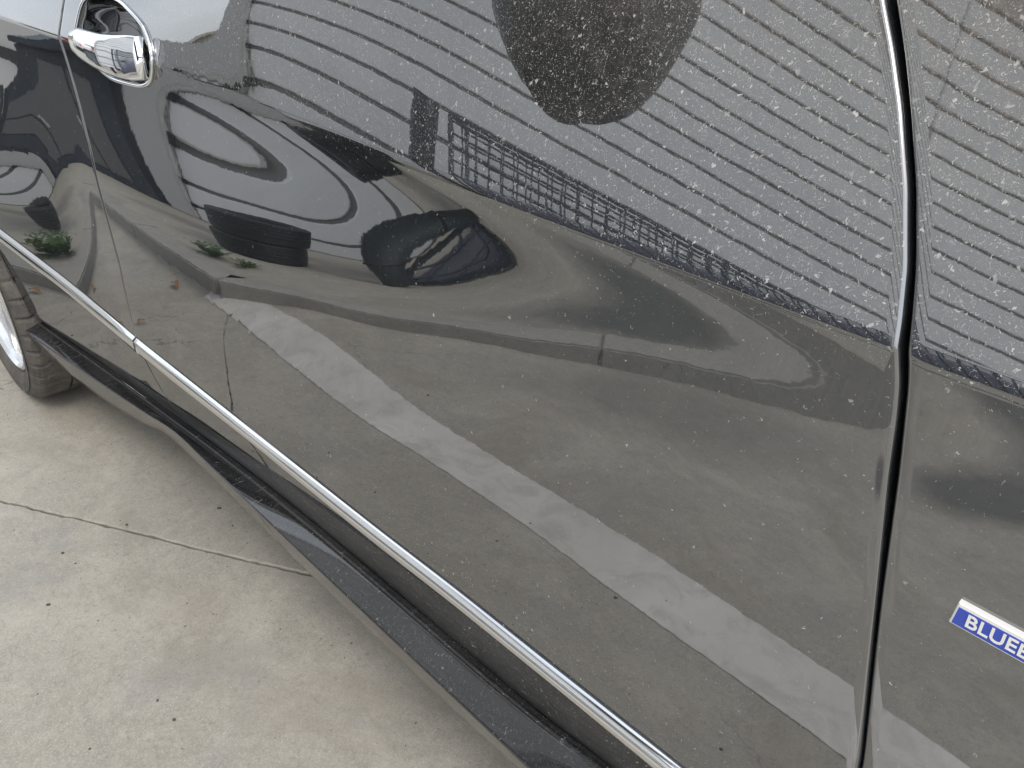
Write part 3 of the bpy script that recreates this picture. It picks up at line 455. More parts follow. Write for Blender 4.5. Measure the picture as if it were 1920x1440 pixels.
v, f = tube([p - path[0] for p in path], [.052, .054, .058, .062, .066, .062], 16)
ro = meta(mk('rubber_roll', v, f, M_roll, None, True), 'black bent rubber roll standing at the end of the wire cage', 'rubber roll'); ro.location = path[0]
# grooves in the roll: thin binding straps as parts
for k in (1, 3):
    c = path[k] - path[0]; v, f = tube([c - Vector((0, 0, .012)), c + Vector((0, 0, .012))], .063, 16)
    mk('strap', v, f, M_black, ro, True)

# ------------------------------------------------------------------ tyres
def tyre_mesh(Ro=.31, Wd=.235, rim=.225, n=240, tread=True):
    h = Wd / 2
    prof = [(rim, -h * .80), (rim + .012, -h * .93), (rim + .03, -h * .99), (rim + .05, -h), (Ro - .028, -h * .985), (Ro - .014, -h * .95), (Ro - .005, -h * .87)]
    ys = [-.80, -.74, -.66, -.58, -.50, -.42, -.36]
    for y in ys: prof.append((Ro - .002 * abs(y), y * h))
    for c in (-.30, -.02, .26):
        pass
    seg = [(-.345, 0), (-.34, 1), (-.29, 1), (-.285, 0), (-.20, 0), (-.12, 0), (-.055, 0), (-.05, 1), (.0, 1), (.005, 0), (.09, 0), (.18, 0), (.25, 0), (.255, 1), (.30, 1), (.305, 0)]
    for y, g_ in seg: prof.append((Ro - .0075 * g_, y * h))
    for y in (.36, .42, .50, .58, .66, .74, .80): prof.append((Ro - .002 * abs(y), y * h))
    prof += [(Ro - .005, h * .87), (Ro - .014, h * .95), (Ro - .028, h * .985), (rim + .05, h), (rim + .03, h * .99), (rim + .012, h * .93), (rim, h * .80)]
    V, F = [], []; m = len(prof)
    for k in range(n):
        for r, y in prof:
            yn = y / h; sh = abs(yn) > .35 and abs(yn) < .97 and r > Ro - .03
            kk = k + (abs(yn) * 3)
            cut = sh and (int(kk) % 6 == 0); rr = r - (.0055 if cut and tread else 0)
            mid = (not sh) and r > Ro - .004 and (int(k + yn * 14) % 8 == 0)
            if mid and tread: rr -= .004
            a = 2 * math.pi * k / n; V.append((rr * math.cos(a), y, rr * math.sin(a)))
    for k in range(n):
        for j in range(m - 1): F.append((k * m + j, k * m + j + 1, ((k + 1) % n) * m + j + 1, ((k + 1) % n) * m + j))
    return V, F
def rubbermat():
    m = mat('tyre_rubber', (.055, .052, .048), .85); g = G(m)
    n = g.noise(22, 5, .7); f = g.noise(200, 3, .7)
    col = g.mix(g.mapr(n, .35, .7), (.07, .066, .061), (.145, .13, .112)); col = g.mix(g.mapr(f, .5, .75, 0, .5), col, (.19, .175, .15))
    g.l(col, g.b.inputs['Base Color']); g.l(g.bump(f, .3, .001), g.b.inputs['Normal']); return m
M_tyre = rubbermat()
tv, tf = tyre_mesh(.19, .19, .11, 48, False)
tme = None
for i in range(2):
    o = mk('old_tyre', tv, tf, M_black, None, True)
    o.location = wp(-.14 + .015 * i, .87, PZ + .09 + .186 * i); o.rotation_euler = (R(90), 0, .4 * i)
    meta(o, ('lower small tyre of the pair stacked before the wall' if i == 0 else 'upper small tyre of the pair stacked before the wall'), 'tyre', 'stacked old tyres')

# ------------------------------------------------------------------ utility cabinet behind the wall end
cab = meta(empty('utility_cabinet', wp(-1.35, WD, PZ)), 'low navy utility cabinet with grey doors just past the wall end', 'cabinet')
def cbox(name, a0, a1, d0, d1, z0, z1, m, bev=.004):
    bm = bmesh.new(); c = wp((a0 + a1) / 2, (d0 + d1) / 2, (z0 + z1) / 2) - cab.location
    box(bm, c, (a1 - a0, d1 - d0, z1 - z0), bev, Matrix.Rotation(PHI, 4, 'Z')); return bmk(name, bm, m, cab)
cbox('body', -1.66, -1.08, WD - .05, WD + .33, PZ, .775, M_navy)
cbox('lid', -1.68, -1.06, WD - .08, WD + .35, .778, .80, M_navy)
cbox('door', -1.52, -1.365, WD - .064, WD - .053, .22, .745, M_cabf)
cbox('door', -1.355, -1.20, WD - .064, WD - .053, .22, .745, M_cabf)
cbox('handle', -1.385, -1.372, WD - .078, WD - .0665, .45, .56, M_post)

# ------------------------------------------------------------------ weeds and leaves
def weed(loc, n, rad, label):
    V, F = [], []
    for i in range(n):
        a = RNG.uniform(0, 2 * math.pi); el = RNG.uniform(.15, 1.1); L = rad * RNG.uniform(.5, 1.1)
        d = Vector((math.cos(a) * math.cos(el), math.sin(a) * math.cos(el), math.sin(el)))
        for k in range(5):
            p = d * (L * (k + 1) / 5) + Vector((0, 0, -.15 * L * (k / 5) ** 2)); s = d.cross(Vector((0, 0, 1))).normalized()
            for sg in (-1, 1):
                q = (s * sg + d * .5 + Vector((0, 0, RNG.uniform(-.1, .5)))).normalized() * rad * .3 * RNG.uniform(.6, 1.1)
                w2 = d * rad * .07; o = len(V); V += [p, p + q * .5 + w2, p + q, p + q * .5 - w2]; F.append((o, o + 1, o + 2, o + 3))
        v, f = tube([Vector((0, 0, 0)), d * L], .0015, 4); o = len(V); V += v; F += [tuple(i_ + o for i_ in q) for q in f]
    o = mk('weed', V, F, M_leaf); o.location = loc; return meta(o, label, 'weed')
weed((-2.62, -.76, PZ), 30, .10, 'small green weed growing on the pavement corner behind the kerb')
weed((-2.48, -.82, PZ), 16, .08, 'smaller tuft of weed growing beside the kerb corner weed').__setitem__('label', 'smallest tuft of weed, nearest the kerb corner')
weed((-5.3, -.93, PZ), 22, .06, 'rearmost green weed at the far rear end of the kerb')
def leaf(loc, rz, L, label):
    V, F = [], []; n = 7
    for i in range(n):
        t = i / (n - 1); wd = L * .16 * math.sin(math.pi * min(t * .95 + .03, 1)); z = .006 + .01 * math.sin(t * 3)
        V += [(L * (t - .5), -wd, z + wd * .4), (L * (t - .5), 0, z), (L * (t - .5), wd, z + wd * .5)]
    F = grid_faces(n, 3); o = mk('dry_leaf', V, F, M_dry); o.location = loc; o.rotation_euler = (0, 0, rz); return meta(o, label, 'leaf')
leaf((-2.16, -.245, GZ), .9, .045, 'curled orange dry leaf lying on open concrete, well clear of the kerb')
leaf((-2.46, -.515, GZ), .1, .06, 'orange dry leaf lying against the shaded kerb')

# small dark grit lumps lying on the slab (uncountable)
bm = bmesh.new()
for i in range(230):
    x = RNG.uniform(-2.6, -.2); y = RNG.uniform(-.75, .25); r = RNG.choice([.0008, .0012, .0018, .003], p=[.5, .3, .15, .05])
    q = bmesh.ops.create_icosphere(bm, subdivisions=1, radius=r)
    bmesh.ops.transform(bm, matrix=Matrix.Translation((x, y, GZ + r * .3)) @ Matrix.Rotation(RNG.uniform(0, 3), 4, 'Z') @ Matrix.Diagonal((RNG.uniform(.8, 2), 1, .5, 1)), verts=q['verts'])
meta(bmk('grit', bm, mat('grit_dark', (.09, .08, .065), .9)), 'scattered dark grit lying on the concrete slab beside the car', 'grit', kind='stuff')

# ------------------------------------------------------------------ far parked car (seen mirrored)
fc = meta(empty('parked_car', (-10.9, -2.7, GZ), R(-8)), 'distant parked white car with red tail lamp and dark bumper, mirrored in the rear door', 'car')
def fpart(name, prof, y0, y1, m, par=fc):
    n = len(prof); V = [(x, y0, z) for x, z in prof] + [(x, y1, z) for x, z in prof]
    F = [tuple(range(n)), tuple(range(2 * n - 1, n - 1, -1))] + [(i, n + i, n + (i + 1) % n, (i + 1) % n) for i in range(n)]
    bm = bmesh.new(); vs = [bm.verts.new(v) for v in V]
    for q in F: bm.faces.new([vs[i] for i in q])
    return bmk(name, bm, m, par)
M_wcar = mat('white_car_paint', (.7, .7, .7), .15)
M_red = mat('red_lamp', (.5, .02, .02), .2); M_amb = mat('amber_lamp', (.75, .4, .05), .2)
fpart('body', [(0, .38), (.02, .75), (-.1, .95), (-.9, 1.0), (-1.4, 1.42), (-2.9, 1.44), (-3.5, .98), (-4.3, .85), (-4.35, .38)], -.88, .88, M_wcar)
fpart('bumper', [(.06, .17), (.09, .3), (.06, .39), (-.2, .39), (-.2, .17)], -.86, .86, M_black)
fpart('window', [(-.95, 1.03), (-1.42, 1.38), (-1.5, 1.36), (-1.02, 1.0)], -.7, .7, M_glass)
for s_ in (-1, 1):
    fpart('tail_lamp', [(.03, .5), (.045, .72), (-.06, .8), (-.06, .5)], s_ * .80 - .12, s_ * .80 + .06, M_red)
    fpart('indicator', [(.035, .43), (.04, .49), (-.04, .49), (-.04, .43)], s_ * .66 - .09, s_ * .66 + .07, M_amb)
tv2, tf2 = tyre_mesh(.31, .2, .2, 40, False)
for x in (-.8, -3.5):
    for y in (-.8, .8):
        o = mk('wheel', tv2, tf2, M_black, fc, True); o.location = (x, y, .31)
# low tan building far behind
bl = meta(empty('warehouse', (-34, -12, GZ), .2), 'low tan warehouse far behind, a thin band under the mirrored sky', 'building')
M_tan = mat('tan_render', (.34, .31, .27), .8)
bm = bmesh.new(); box(bm, (0, 0, .9), (4, 24, 1.8)); bmk('wall', bm, M_tan, bl)
bm = bmesh.new(); box(bm, (0, 0, 1.9), (4.6, 24.6, .16)); bmk('roof', bm, M_brown, bl)
for k in range(5):
    bm = bmesh.new(); box(bm, (2.01, -9 + k * 4.5, 1.0), (.05, 2.0, .6)); bmk('window', bm, M_glass, bl)
# far trees
def tree(loc, h, label, n=1500):
    t = meta(empty('tree', loc), label, 'tree')
    v, f = tube([(0, 0, 0), (.1, .05, h * .35), (0, .1, h * .7)], [.16, .12, .05], 8); mk('trunk', v, f, mat('bark', (.12, .09, .07), .9), t)
    V, F = [], []
    cl = [Vector((RNG.normal() * h * .16, RNG.normal() * h * .16, h * (.62 + RNG.normal() * .12))) for _ in range(16)]
    for i in range(n):
        c = cl[RNG.integers(16)] + Vector(RNG.normal(size=3)) * h * .065; d = Vector(RNG.normal(size=3)).normalized(); e = d.orthogonal().normalized(); s_ = h * .02
        o = len(V); V += [c + d * s_, c + e * s_ * .6, c - d * s_, c - e * s_ * .6]; F.append((o, o + 1, o + 2, o + 3))
    mk('crown', V, F, M_leaf, t)
tree((-30, -2.5, GZ), 3.4, 'green tree behind the rear of the black car')
tree((-40, -19, GZ), 4.2, 'green tree near the tan warehouse')

# ================================================================== THE BLACK CAR
car = meta(empty('black_car', (0, .1, GZ)), 'dusty glossy black car seen close along its door, chrome trim and blue badge', 'car')
def cmk(name, v, f, m, parent=None, smooth=False):
    parent = parent or car
    o = mk(name, [(a[0], a[1] - .1, a[2] - GZ) for a in v], f, m, parent, smooth)
    return o
def interp(tab):
    t = np.array(sorted(tuple(q) for q in tab)); k = np.linspace(t[0, 0], t[-1, 0], 400); q = np.interp(k, t[:, 0], t[:, 1])
    ker = np.hanning(13); ker /= ker.sum(); q2 = np.convolve(np.pad(q, 6, 'edge'), ker, 'valid')
    return lambda z: np.interp(z, k, q2)
TB = CO['B']; kB = TB[2][0]
xB_hi = interp([(1.05, TB[0][1] + .03)] + TB[:3]); xB_lo = interp(TB[2:] + [(.30, TB[-1][1] + .06)])
def xB(z): return np.where(np.asarray(z) > kB, xB_hi(z), xB_lo(z))
TF = CO['FL']; kF = TF[6][0]
xF_hi = interp([(1.05, TF[0][1] - .035)] + TF[:7]); xF_lo = interp(TF[6:] + [(.5, .042), (.4, .05), (.25, .06)])
def xF(z): return np.where(np.asarray(z) > kF, xF_hi(z), xF_lo(z))
xR_ = interp([(1.05, TF[0][1] - .028)] + CO['FR'] + [(.5, .049), (.4, .057), (.25, .067)])
FG = .0072      # front gap
BG = .0042      # rear gap
def tuck(x, z):
    zt = line('T_bot', x)[1]; zd = line('D', x)[1]
    return .005 * np.clip((zt - z) / np.maximum(zt - zd, .01), 0, 1.2) ** 1.4
def dustval(x, z):
    s = z - crease(np.clip(x, -2.2, .45)); upm = np.clip(s / .02 + .5, 0, 1)
    front = np.clip((x + .95) / .95, 0, 1)
    top = .40 + .36 * front + 1.9 * np.clip(s - .05, 0, .1) * (.25 + front)
    low = .03 + .05 * np.clip(1 + s / .12, 0, 1) * (.4 + .6 * front) + .12 * np.clip((.56 - z) / .1, 0, 1) * np.clip((x + .8) / .5, 0, 1)
    return np.clip(low * (1 - upm) + top * upm, 0, 1)
ROLLP = [(0, 0), (.0004, .0001), (.0012, .0005), (.0020, .0013), (.0026, .0025), (.0028, .0042), (.0028, .010), (.0028, .04)]
def panel(name, xl, xr, zs_fun, nc, nr, rollL=True, rollR=True, botroll=True, kill=None, ncurve=None):
    """grid panel; rows follow lower line, crease and belt"""
    w1 = np.linspace(0, 1, nr[0] + 1)[:-1]; w2 = np.linspace(0, 1, nr[1])
    u = np.linspace(0, 1, nc)
    rows = []
    for kind_, ww in (('lo', w1), ('hi', w2)):
        for w_ in ww: rows.append((kind_, w_))
    X = np.zeros((len(rows), nc)); Z = np.zeros_like(X)
    for i, (kd, w_) in enumerate(rows):
        z = np.full(nc, .7)
        x = np.zeros(nc)
        for it in range(25):
            x = xl(z) * (1 - u) + xr(z) * u
            zb, zc, zt = zs_fun(x)
            z = zb * (1 - w_) + zc * w_ if kd == 'lo' else zc * (1 - w_) + zt * w_
        X[i], Z[i] = x, z
    Y = S(X, Z) + tuck(X, Z)
    # pads
    def padcols(X, Y, Z, side):
        cols = []
        for dx, dy in ROLLP[1:]:
            if side == 'R': cols.append((X[:, -1] + dx, Y[:, -1] + dy, Z[:, -1]))
            else: cols.insert(0, (X[:, 0] - dx, Y[:, 0] + dy, Z[:, 0]))
        A = [np.stack([c[k] for c in cols], 1) for k in range(3)]
        return [np.concatenate([o, a] if side == 'R' else [a, o], 1) for o, a in zip((X, Y, Z), A)]
    if rollR: X, Y, Z = padcols(X, Y, Z, 'R')
    if rollL: X, Y, Z = padcols(X, Y, Z, 'L')
    if botroll:
        P = [(.0012, .0004), (.0022, .0016), (.0026, .004), (.0026, .018)]
        for dz, dy in P:
            X = np.concatenate([X[:1], X]); Y = np.concatenate([Y[:1] + 0, Y]); Z = np.concatenate([Z[:1] + 0, Z])
            Y[0] = Y[len(P) and 0] ; 
        # recompute the padded rows from the first true row
        n_ = len(P)
        for q, (dz, dy) in enumerate(P): Z[n_ - 1 - q] = Z[n_] - dz; Y[n_ - 1 - q] = Y[n_] + dy
    nr_, nc_ = X.shape
    V = np.stack([X, Y, Z], -1).reshape(-1, 3)
    keep = None
    if kill is not None:
        Kd = kill(X, Z); keep = lambda i, j: not (Kd[i, j] and Kd[i + 1, j] and Kd[i, j + 1] and Kd[i + 1, j + 1])
    o = cmk(name, V, grid_faces(nr_, nc_, False, keep), M_paint, None, True)
    at = o.data.attributes.new('dust', 'FLOAT', 'POINT'); Dv = dustval(X, Z)
    if rollR: Dv[:, -6:] *= .03
    if rollL: Dv[:, :6] *= .03
    at.data.foreach_set('value', Dv.ravel().astype(np.float32))
    return o
# handle opening outline (x, z)
HR = CO['HR']
def smooth_loop(P, n=96, it=2):
    P = [Vector((p[0], p[1], 0)) for p in P]; out = []; m = len(P)
    for i in range(m):
        p0, p1, p2, p3 = P[(i - 1) % m], P[i], P[(i + 1) % m], P[(i + 2) % m]
        for k in range(8):
            t = k / 8; out.append(.5 * ((2 * p1) + (p2 - p0) * t + (2 * p0 - 5 * p1 + 4 * p2 - p3) * t * t + (3 * p1 - p0 - 3 * p2 + p3) * t ** 3))
    return np.array([(p.x, p.y) for p in out])
HL = smooth_loop(HR); HC = HL.mean(0)
def inside_handle(X, Z, sc=.93):
    a = np.arctan2(Z - HC[1], X - HC[0]); la = np.arctan2(HL[:, 1] - HC[1], HL[:, 0] - HC[0]); lr = np.hypot(HL[:, 0] - HC[0], HL[:, 1] - HC[1])
    o = np.argsort(la); r = np.interp(a, np.concatenate([la[o] - 2 * np.pi, la[o], la[o] + 2 * np.pi]), np.tile(lr[o], 3))
    return np.hypot(X - HC[0], Z - HC[1]) < r * sc
zd = lambda x: (line('D', x)[1], crease(x), 0 * x + 1.04)
front_door = panel('front_door', lambda z: xB(z) + BG / 2, lambda z: xF(z), zd, 260, (100, 44), kill=lambda X, Z: inside_handle(X, Z, 1.02))
WX, WZ, WR = -1.955, .40, .30
AX, AR_ = -1.995, .335
def xArch(z): return np.where(z < .73, AX + np.sqrt(np.clip(AR_ ** 2 - (z - WZ) ** 2, 1e-4, 1)), -2.18)
rear_door = panel('rear_door', xArch, lambda z: xB(z) - BG / 2, zd, 150, (90, 40), rollL=False)
fender = panel('front_fender', lambda z: xR_(z) + .0015, lambda z: 0 * z + 1.75, lambda x: (0 * x + .30, crease(np.clip(x, -3, .6)), 0 * x + .9905), 330, (80, 30), rollR=False, botroll=False,
               kill=lambda X, Z: (np.hypot(X - .92, Z - .40) < .345))
# arch lip
V, F = [], []; n = 40
for i in range(n):
    a = R(-35) + R(140) * i / (n - 1); c, s_ = math.cos(a), math.sin(a)
    x, z = AX + AR_ * c, WZ + AR_ * s_
    y = float(S(x, z)); 
    for rr, dy in ((.3350, 0), (.332, -.0015), (.327, -.001), (.325, .002), (.325, .03)):
        V.append((AX + rr * c, y + dy, WZ + rr * s_))
cmk('arch_lip', V, grid_faces(n, 5), M_paint, None, True)
# black weather strip deep in the gaps and inner body
for nm, fx, z0, z1 in (('front_seam_seal', xF, .28, 1.03), ('rear_seam_seal', lambda z: xB(z) - BG / 2, .30, 1.03)):
    zz = np.linspace(z0, z1, 40); V = []
    for z in zz:
        x = float(fx(z)); y = float(S(x, z)); V += [(x - .03, y + .034, z), (x + .04, y + .034, z)]
    cmk(nm, V, grid_faces(40, 2), M_gap)

# ---- lower body strips
def strip(name, lines_, x0, x1, m, n=160, smooth=True, extra=None, parent=None):
    xs = np.linspace(x0, x1, n); rows = []
    for spec in lines_:
        if len(spec) == 3: k, dy, dz = spec; y, z = line(k, xs); rows.append((xs, y + dy, z + dz))
        else:
            k, k2, t, dy, dz = spec; y, z = line(k, xs); y2, z2 = line(k2, xs); rows.append((xs, y * (1 - t) + y2 * t + dy, z * (1 - t) + z2 * t + dz))
    V = np.concatenate([np.stack(r, 1) for r in rows]); return cmk(name, V, grid_faces(len(rows), n, True), m, parent, smooth)
X0, X1 = -1.66, .52
strip('sill_panel', [('D', .022, .02), ('D', .022, .0), ('D', 'E', .5, .006, .002), ('E', .0, .003), ('E', .012, .0)], X0, X1, M_sill)
strip('sill_lip', [('E', .010, -.004), ('E', -.002, -.0035), ('E', -.004, -.006), ('E', 'F', .5, -.002, -.002), ('F', .002, .003), ('F', .008, .0)], X0, X1, M_sill)
strip('sill_skirt', [('F', .012, .002), ('F', .002, .000), ('F', 'G', .08, 0, 0), ('F', 'G', .5, 0, 0), ('F', 'G', .93, 0, 0), ('G', -.0002, -.0006), ('G', .0002, -.003), ('G', 'H', .25, -.0005, -.003),
                     ('G', 'H', .6, -.003, -.004), ('H', .0, 0), ('H', .012, -.003), ('H', .06, -.006)], X0, X1, M_skirt)
yy, zz_ = line('F', np.array([X0])); y3, z3 = line('G', np.array([X0])); y4, z4 = line('H', np.array([X0]))
V = [(X0, float(yy[0]), float(zz_[0])), (X0, float(y3[0]), float(z3[0])), (X0, float(y4[0]), float(z4[0])), (X0, .12, float(z4[0])), (X0, .12, float(zz_[0]))]
cmk('skirt_end', V, [(0, 1, 2, 3, 4)], M_gap)
# bright upper flange line along the rear of the sill
xs = np.linspace(X0, -.98, 60); y, z = line('E', xs)
v, f = tube([(a, b - .004, c - .004) for a, b, c in zip(xs, y, z)], .0018, 6); cmk('flange', v, f, M_post, None, True)

# ---- chrome trim
def trim(x0, x1, name='door_trim'):
    xs = np.linspace(x0, x1, 140); rows = []
    for t, dy in ((-.04, .004), (.0, -.0002), (.05, -.0022), (.16, -.0056), (.19, -.0060), (.22, -.0060), (.27, -.0050), (.30, -.0054), (.34, -.0060), (.60, -.0062), (.88, -.0060), (.93, -.0054), (.98, -.0028), (1.0, -.0005), (1.04, .004)):
        y, z = line('T_top', xs); y2, z2 = line('T_bot', xs); zz = z * (1 - t) + z2 * t; rows.append((xs, S(xs, zz) + dy, zz))
    V = np.concatenate([np.stack(r, 1) for r in rows]); n = len(xs); F = grid_faces(len(rows), n, True)
    m_ = len(rows); F.append(tuple(i * n for i in range(m_))); F.append(tuple(i * n + n - 1 for i in range(m_))[::-1])
    return cmk(name, V, F, M_trim, None, True)
xs_ = float(xB(.46)); trim(xs_ + .003, .036); trim(-1.66, xs_ - .0015); trim(.047, .56)

# ---- handle: cup, rim, grip
def hp(x, z, dy): return (x, float(S(x, z)) + dy, z)
nl = len(HL); V = []; rings = [(1.0, -.0005), (.975, .002), (.95, .007), (.90, .0145), (.80, .024), (.65, .031), (.45, .035), (.22, .037), (.02, .0375)]
for sc_, dy in rings:
    for p in HL:
        q = HC + (p - HC) * sc_; V.append(hp(q[0], q[1], dy))
F = []
for i in range(len(rings) - 1):
    for k in range(nl): F.append((i * nl + k, (i + 1) * nl + k, (i + 1) * nl + (k + 1) % nl, i * nl + (k + 1) % nl))
handle = empty('door_handle', (0, 0, 0)); handle.parent = car
M_cup = mat('cup_paint', (.01, .01, .012), .06, 0, 2.4)
cmk('cup', V, F, M_cup, handle, True)
v, f = tube([hp(p[0], p[1], -.0012) for p in HL], [.0024 + .0009 * max(0, -math.sin(math.atan2(p[1] - HC[1], p[0] - HC[0]))) for p in HL], 8, closed=True)
cmk('rim', v, f, M_chrome, handle, True)
# grip bar : (x, z centre, half height, bulge)
G_ = [(g[0], g[1], g[2] * 1.2, b) for g, b in zip(CO['grip'], (-.004, -.010, -.016, -.020, -.021, -.019, -.014, -.006))]
gx = np.linspace(0, 1, 50); ga = np.array(G_); tt = np.linspace(0, 1, len(G_))
gi = [np.interp(gx, tt, ga[:, k]) for k in range(4)]
ker = np.array([1, 2, 3, 2, 1]) / 9.
gi = [np.concatenate([q[:1], np.convolve(np.pad(q, 2, 'edge'), ker, 'valid')[1:-1], q[-1:]]) for q in gi]
V = []; nk = 28
for x, zc, hh, bu in zip(*gi):
    for k in range(nk):
        a = 2 * math.pi * k / nk; c, s_ = math.cos(a), math.sin(a)
        cz = hh * np.sign(s_) * abs(s_) ** .75; cy = (.0105 if c > 0 else .006) * np.sign(c) * abs(c) ** .8
        z = zc + cz; y = float(S(x, zc)) + bu - cy + .22 * cz * .3
        V.append((x, y, z))
F = []
for i in range(len(gx) - 1):
    for k in range(nk): F.append((i * nk + k, i * nk + (k + 1) % nk, (i + 1) * nk + (k + 1) % nk, (i + 1) * nk + k))
F.append(tuple(range(nk))[::-1]); F.append(tuple(range((len(gx) - 1) * nk, len(gx) * nk)))
cmk('grip', V, F, M_chrome, handle, True)

# ---- badge
badge = empty('fender_badge', (0, 0, 0)); badge.parent = car
bx, bz, bh, bl_ = CO['badge'][0][0], CO['badge'][0][2], .0128, .118
by = float(S(bx, bz - .006)) ; slope = math.atan2(-.0012, .03)
def bp(u_, v_, d_):
    x = bx + u_ * math.cos(slope) - v_ * math.sin(slope) * 0; z = bz + u_ * math.sin(slope) - v_
    return (x, float(S(x, z)) - d_, z)
def plate(name, u0, u1, v0, v1, d0, d1, m, slant=.0012, bev=.0006):
    out = [(u0 + .0008, v0), (u1, v0), (u1 + slant, v1), (u0 + .0002, v1)]
    nseg = 24; top = []; 
    path = []
    for k in range(nseg + 1): t = k / nseg; path.append((u0 + slant + (u1 - u0 - slant) * t, v0))
    for k in range(nseg + 1): t = k / nseg; path.append((u1 - (u1 - u0) * t - 0, v1))
    cu, cv = (u0 + u1) / 2, (v0 + v1) / 2
    V = [bp(a, b, d0) for a, b in path] + [bp(a, b, d1 - bev) for a, b in path] + [bp(a + (bev if a < cu else -bev), b + (bev if b < cv else -bev), d1) for a, b in path]
    n = len(path); F = []
    for r in range(2):
        for k in range(n): F.append((r * n + k, r * n + (k + 1) % n, (r + 1) * n + (k + 1) % n, (r + 1) * n + k))
    for k in range(nseg): F.append((2 * n + k, 2 * n + k + 1, 2 * n + n - 2 - k, 2 * n + n - 1 - k))
    o = cmk(name, V, F, m, badge)
    return o
plate('badge_frame', 0, bl_, 0, bh, .0, .0034, M_white)
plate('badge_field', .0011, bl_ - .001, .0021, bh - .0009, .003, .00365, M_blue, .0009, .0002)
cu = bpy.data.curves.new('badge_text', 'FONT'); cu.body = 'BLUEEFFICIENCY'; cu.size = .0098; cu.extrude = .00012; cu.offset = .00016; cu.space_character = 1.02
to = bpy.data.objects.new('badge_text', cu); COL.objects.link(to)
dg = bpy.context.evaluated_depsgraph_get(); tm = bpy.data.meshes.new_from_object(to.evaluated_get(dg)); bpy.data.objects.remove(to)
for v_ in tm.vertices:
    p = bp(.0062 + v_.co.x, bh - .0031 - v_.co.y + .0, .0038 + v_.co.z + .00012); v_.co = (p[0], p[1] - .1, p[2] - GZ)
tm.materials.clear(); link('lettering', tm, M_white, badge)

# ---- wing mirror (housing, foot, glass)
wm = empty('wing_mirror', (0, 0, 0)); wm.parent = car
OUT = CO['mir'] + [(-.40, 1.245), (-.50, 1.25), (-.60, 1.235)]
OC = np.array((-.50, 1.10)); V = []; OL = np.array(OUT); no = len(OL)
OLs = []
for i in range(no):
    for k in range(3): OLs.append(OL[i] * (1 - k / 3) + OL[(i + 1) % no] * k / 3)
OLs = np.array(OLs); ker = np.array([1, 2, 1]) / 4
for _ in range(1):
    OLs = (np.roll(OLs, 1, 0) + 2 * OLs + np.roll(OLs, -1, 0)) / 4
no = len(OLs)
for dy, sc_ in ((-.075, .02), (-.074, .35), (-.066, .62), (-.05, .82), (-.03, .94), (-.008, .995), (.012, 1.0), (.03, .96), (.05, .85), (.06, .7), (.064, .35), (.065, .02)):
    for p in OLs:
        q = OC + (p - OC) * sc_; V.append((q[0], -.237 + dy, q[1]))
F = []
for i in range(11):
    for k in range(no): F.append((i * no + k, (i + 1) * no + k, (i + 1) * no + (k + 1) % no, i * no + (k + 1) % no))
cmk('housing', V, F, M_mirror, wm, True)
v, f = tube([(-.42, -.19, 1.13), (-.33, -.10, 1.12), (-.22, .05, 1.085), (-.2, .14, 1.08)], [.03, .026, .028, .04], 10); cmk('foot', v, f, M_mirror, wm, True)

# ---- wheels
tv, tf = tyre_mesh(WR, .235, .2235, 264, True)
def rimmesh():
    bm = bmesh.new()
    V, F = revolve([(.2245, -.094), (.2235, -.105), (.2165, -.108), (.2115, -.100), (.208, -.085), (.200, -.03), (.20, .09), (.2235, .1)], 96)
    vs = [bm.verts.new(v) for v in V]
    for q in F: bm.faces.new([vs[i] for i in q])
    for k in range(10):
        a = 2 * math.pi * k / 10 + .1
        M = Matrix.Rotation(-a, 4, 'Y')
        box(bm, (0, 0, 0), (.001, .001, .001))
        r = bmesh.ops.create_cube(bm, size=1)
        bmesh.ops.transform(bm, matrix=M @ Matrix.Translation((.125, -.078, 0)) @ Matrix.Diagonal((.185, .026, .034, 1)), verts=r['verts'])
    V, F = revolve([(.001, -.098), (.04, -.097), (.058, -.088), (.062, -.05)], 32)
    vs = [bm.verts.new(v) for v in V]
    for q in F: bm.faces.new([vs[i] for i in q])
    me = bpy.data.meshes.new('rim'); bmesh.ops.recalc_face_normals(bm, faces=bm.faces); bm.to_mesh(me); bm.free(); me.materials.append(M_rim); return me
RM = rimmesh(); TM = None; DM = None
for (x, y, s_) in ((WX, .045, 1), (.92, .06, 1), (WX, 1.60, -1), (.92, 1.60, -1)):
    wh = empty('wheel', (x, y - .1, GZ + WR - GZ)); wh.parent = car; wh.location = (x, y - .1, WR); wh.rotation_euler = (0, 0, 0 if s_ > 0 else math.pi)
    if TM is None:
        t = mk('tyre', tv, tf, M_tyre, wh, False); TM = t.data
        v, f = revolve([(.03, -.02), (.155, -.02), (.155, 0), (.03, 0)], 40, True); d_ = mk('brake_disc', v, f, mat('brake_steel', (.3, .3, .3), .4, 1), wh); DM = d_.data
    else:
        for nm, me in (('tyre', TM), ('brake_disc', DM)):
            o = bpy.data.objects.new(nm, me); COL.objects.link(o); o.parent = wh
    o = bpy.data.objects.new('rim', RM); COL.objects.link(o); o.parent = wh

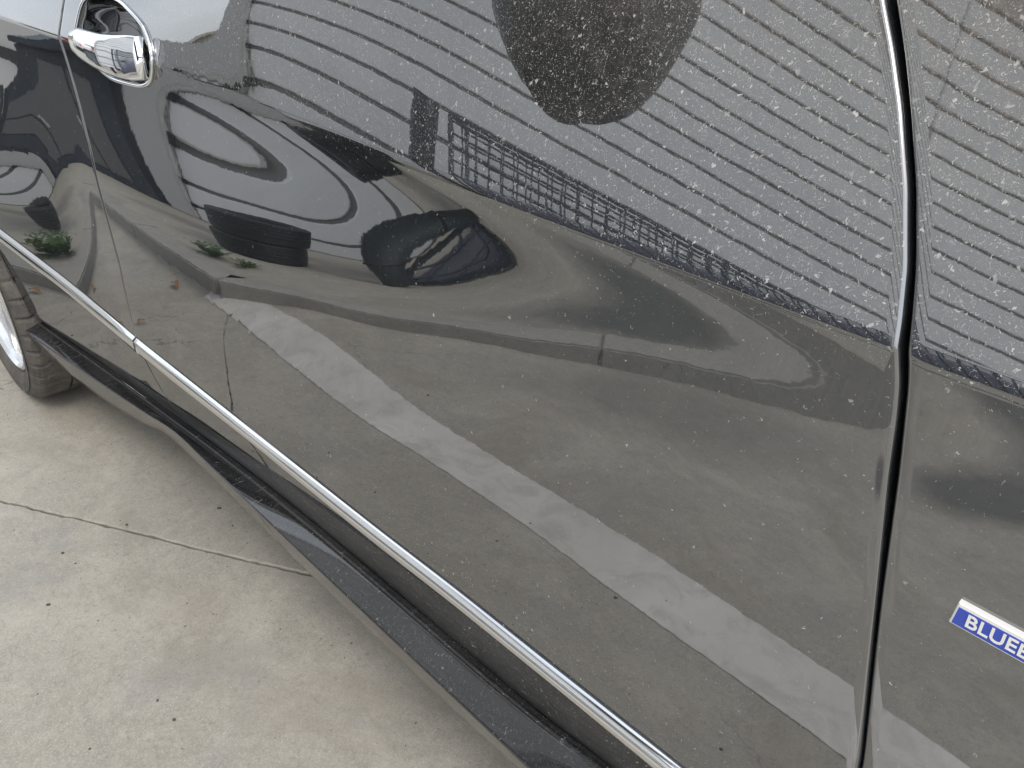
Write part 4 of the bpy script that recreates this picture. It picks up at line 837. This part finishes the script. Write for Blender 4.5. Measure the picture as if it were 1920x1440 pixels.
# ---- rest of the body (behind and above the frame)
V, F = [], []
def slab(name, pts, y0, y1, m, parent=None):
    n = len(pts); V = [(x, y0, z) for x, z in pts] + [(x, y1, z) for x, z in pts]
    F = [tuple(range(n))[::-1], tuple(range(n, 2 * n))] + [(i, (i + 1) % n, n + (i + 1) % n, n + i) for i in range(n)]
    return cmk(name, V, F, m, parent)
slab('underbody', [(-1.58, .27), (.55, .27), (.55, .98), (-1.58, .98)], .13, 1.62, M_gap)
slab('rear_bulkhead', [(-2.5, .78), (-1.6, .78), (-1.6, .98), (-2.5, .98)], .13, 1.62, M_gap)
slab('floor_pan', [(-2.9, .30), (-2.3, .30), (-2.3, .98), (-2.9, .98)], .08, 1.66, M_gap)
slab('engine_bay', [(.55, .80), (1.6, .78), (1.6, .93), (.55, .96)], .15, 1.60, M_gap)
def loft(name, secs, m):
    n = len(secs[0]); V = [p for s_ in secs for p in s_]; return cmk(name, V, grid_faces(len(secs), n), m, None, True)
ysr = np.linspace(0, 1, 14)
def arcsec(x, ya, yb, z0, crown): return [(x, ya + (yb - ya) * t, z0 + crown * math.sin(math.pi * t) ** .7) for t in ysr]
loft('roof', [arcsec(x, .27, 1.45, z, .05) for x, z in ((-1.75, 1.36), (-1.3, 1.42), (-.9, 1.43), (-.5, 1.39), (-.35, 1.34))], M_paint)
loft('windscreen', [arcsec(x, ya, 1.72 - ya, z, .05) for x, ya, z in ((-.36, .27, 1.345), (.0, .2, 1.2), (.35, .15, 1.03))], M_glass)
loft('hood', [arcsec(x, .085, 1.635, z, .07) for x, z in ((.02, .992), (.5, .985), (1.1, .93), (1.6, .85))], M_paint)
loft('rear_window', [arcsec(x, ya, 1.72 - ya, z, .05) for x, ya, z in ((-2.35, .2, 1.07), (-1.75, .27, 1.365))], M_glass)
loft('boot_lid', [arcsec(x, .12, 1.6, z, .03) for x, z in ((-2.95, 1.0), (-2.35, 1.07))], M_paint)
V = []
for x in np.linspace(-2.2, .0, 24):
    zt = 1.05 + .30 * max(0, min(1, (x + 2.35) / .6, (.12 - x) / .55)); V += [(x, float(S(x, 1.0)) + .03, 1.045), (x, .10 + (zt - 1.05) * .5, zt)]
cmk('side_window', V, grid_faces(24, 2), M_glass, None, True)
xs = np.linspace(-2.1, -.1, 60)
v, f = tube([(x, float(S(x, 1.04)) + .004, 1.043) for x in xs], .006, 6); cmk('belt_trim', v, f, M_trim, None, True)
xs = np.linspace(-.046, 1.5, 60)
v, f = tube([(x, float(S(x, .99)) + .004, .9915) for x in xs], .0016, 6); cmk('fender_edge_trim', v, f, M_trim, None, True)
slab('far_side', [(-2.9, .3), (1.6, .3), (1.6, .9), (-2.9, 1.0)], 1.70, 1.74, M_paint)
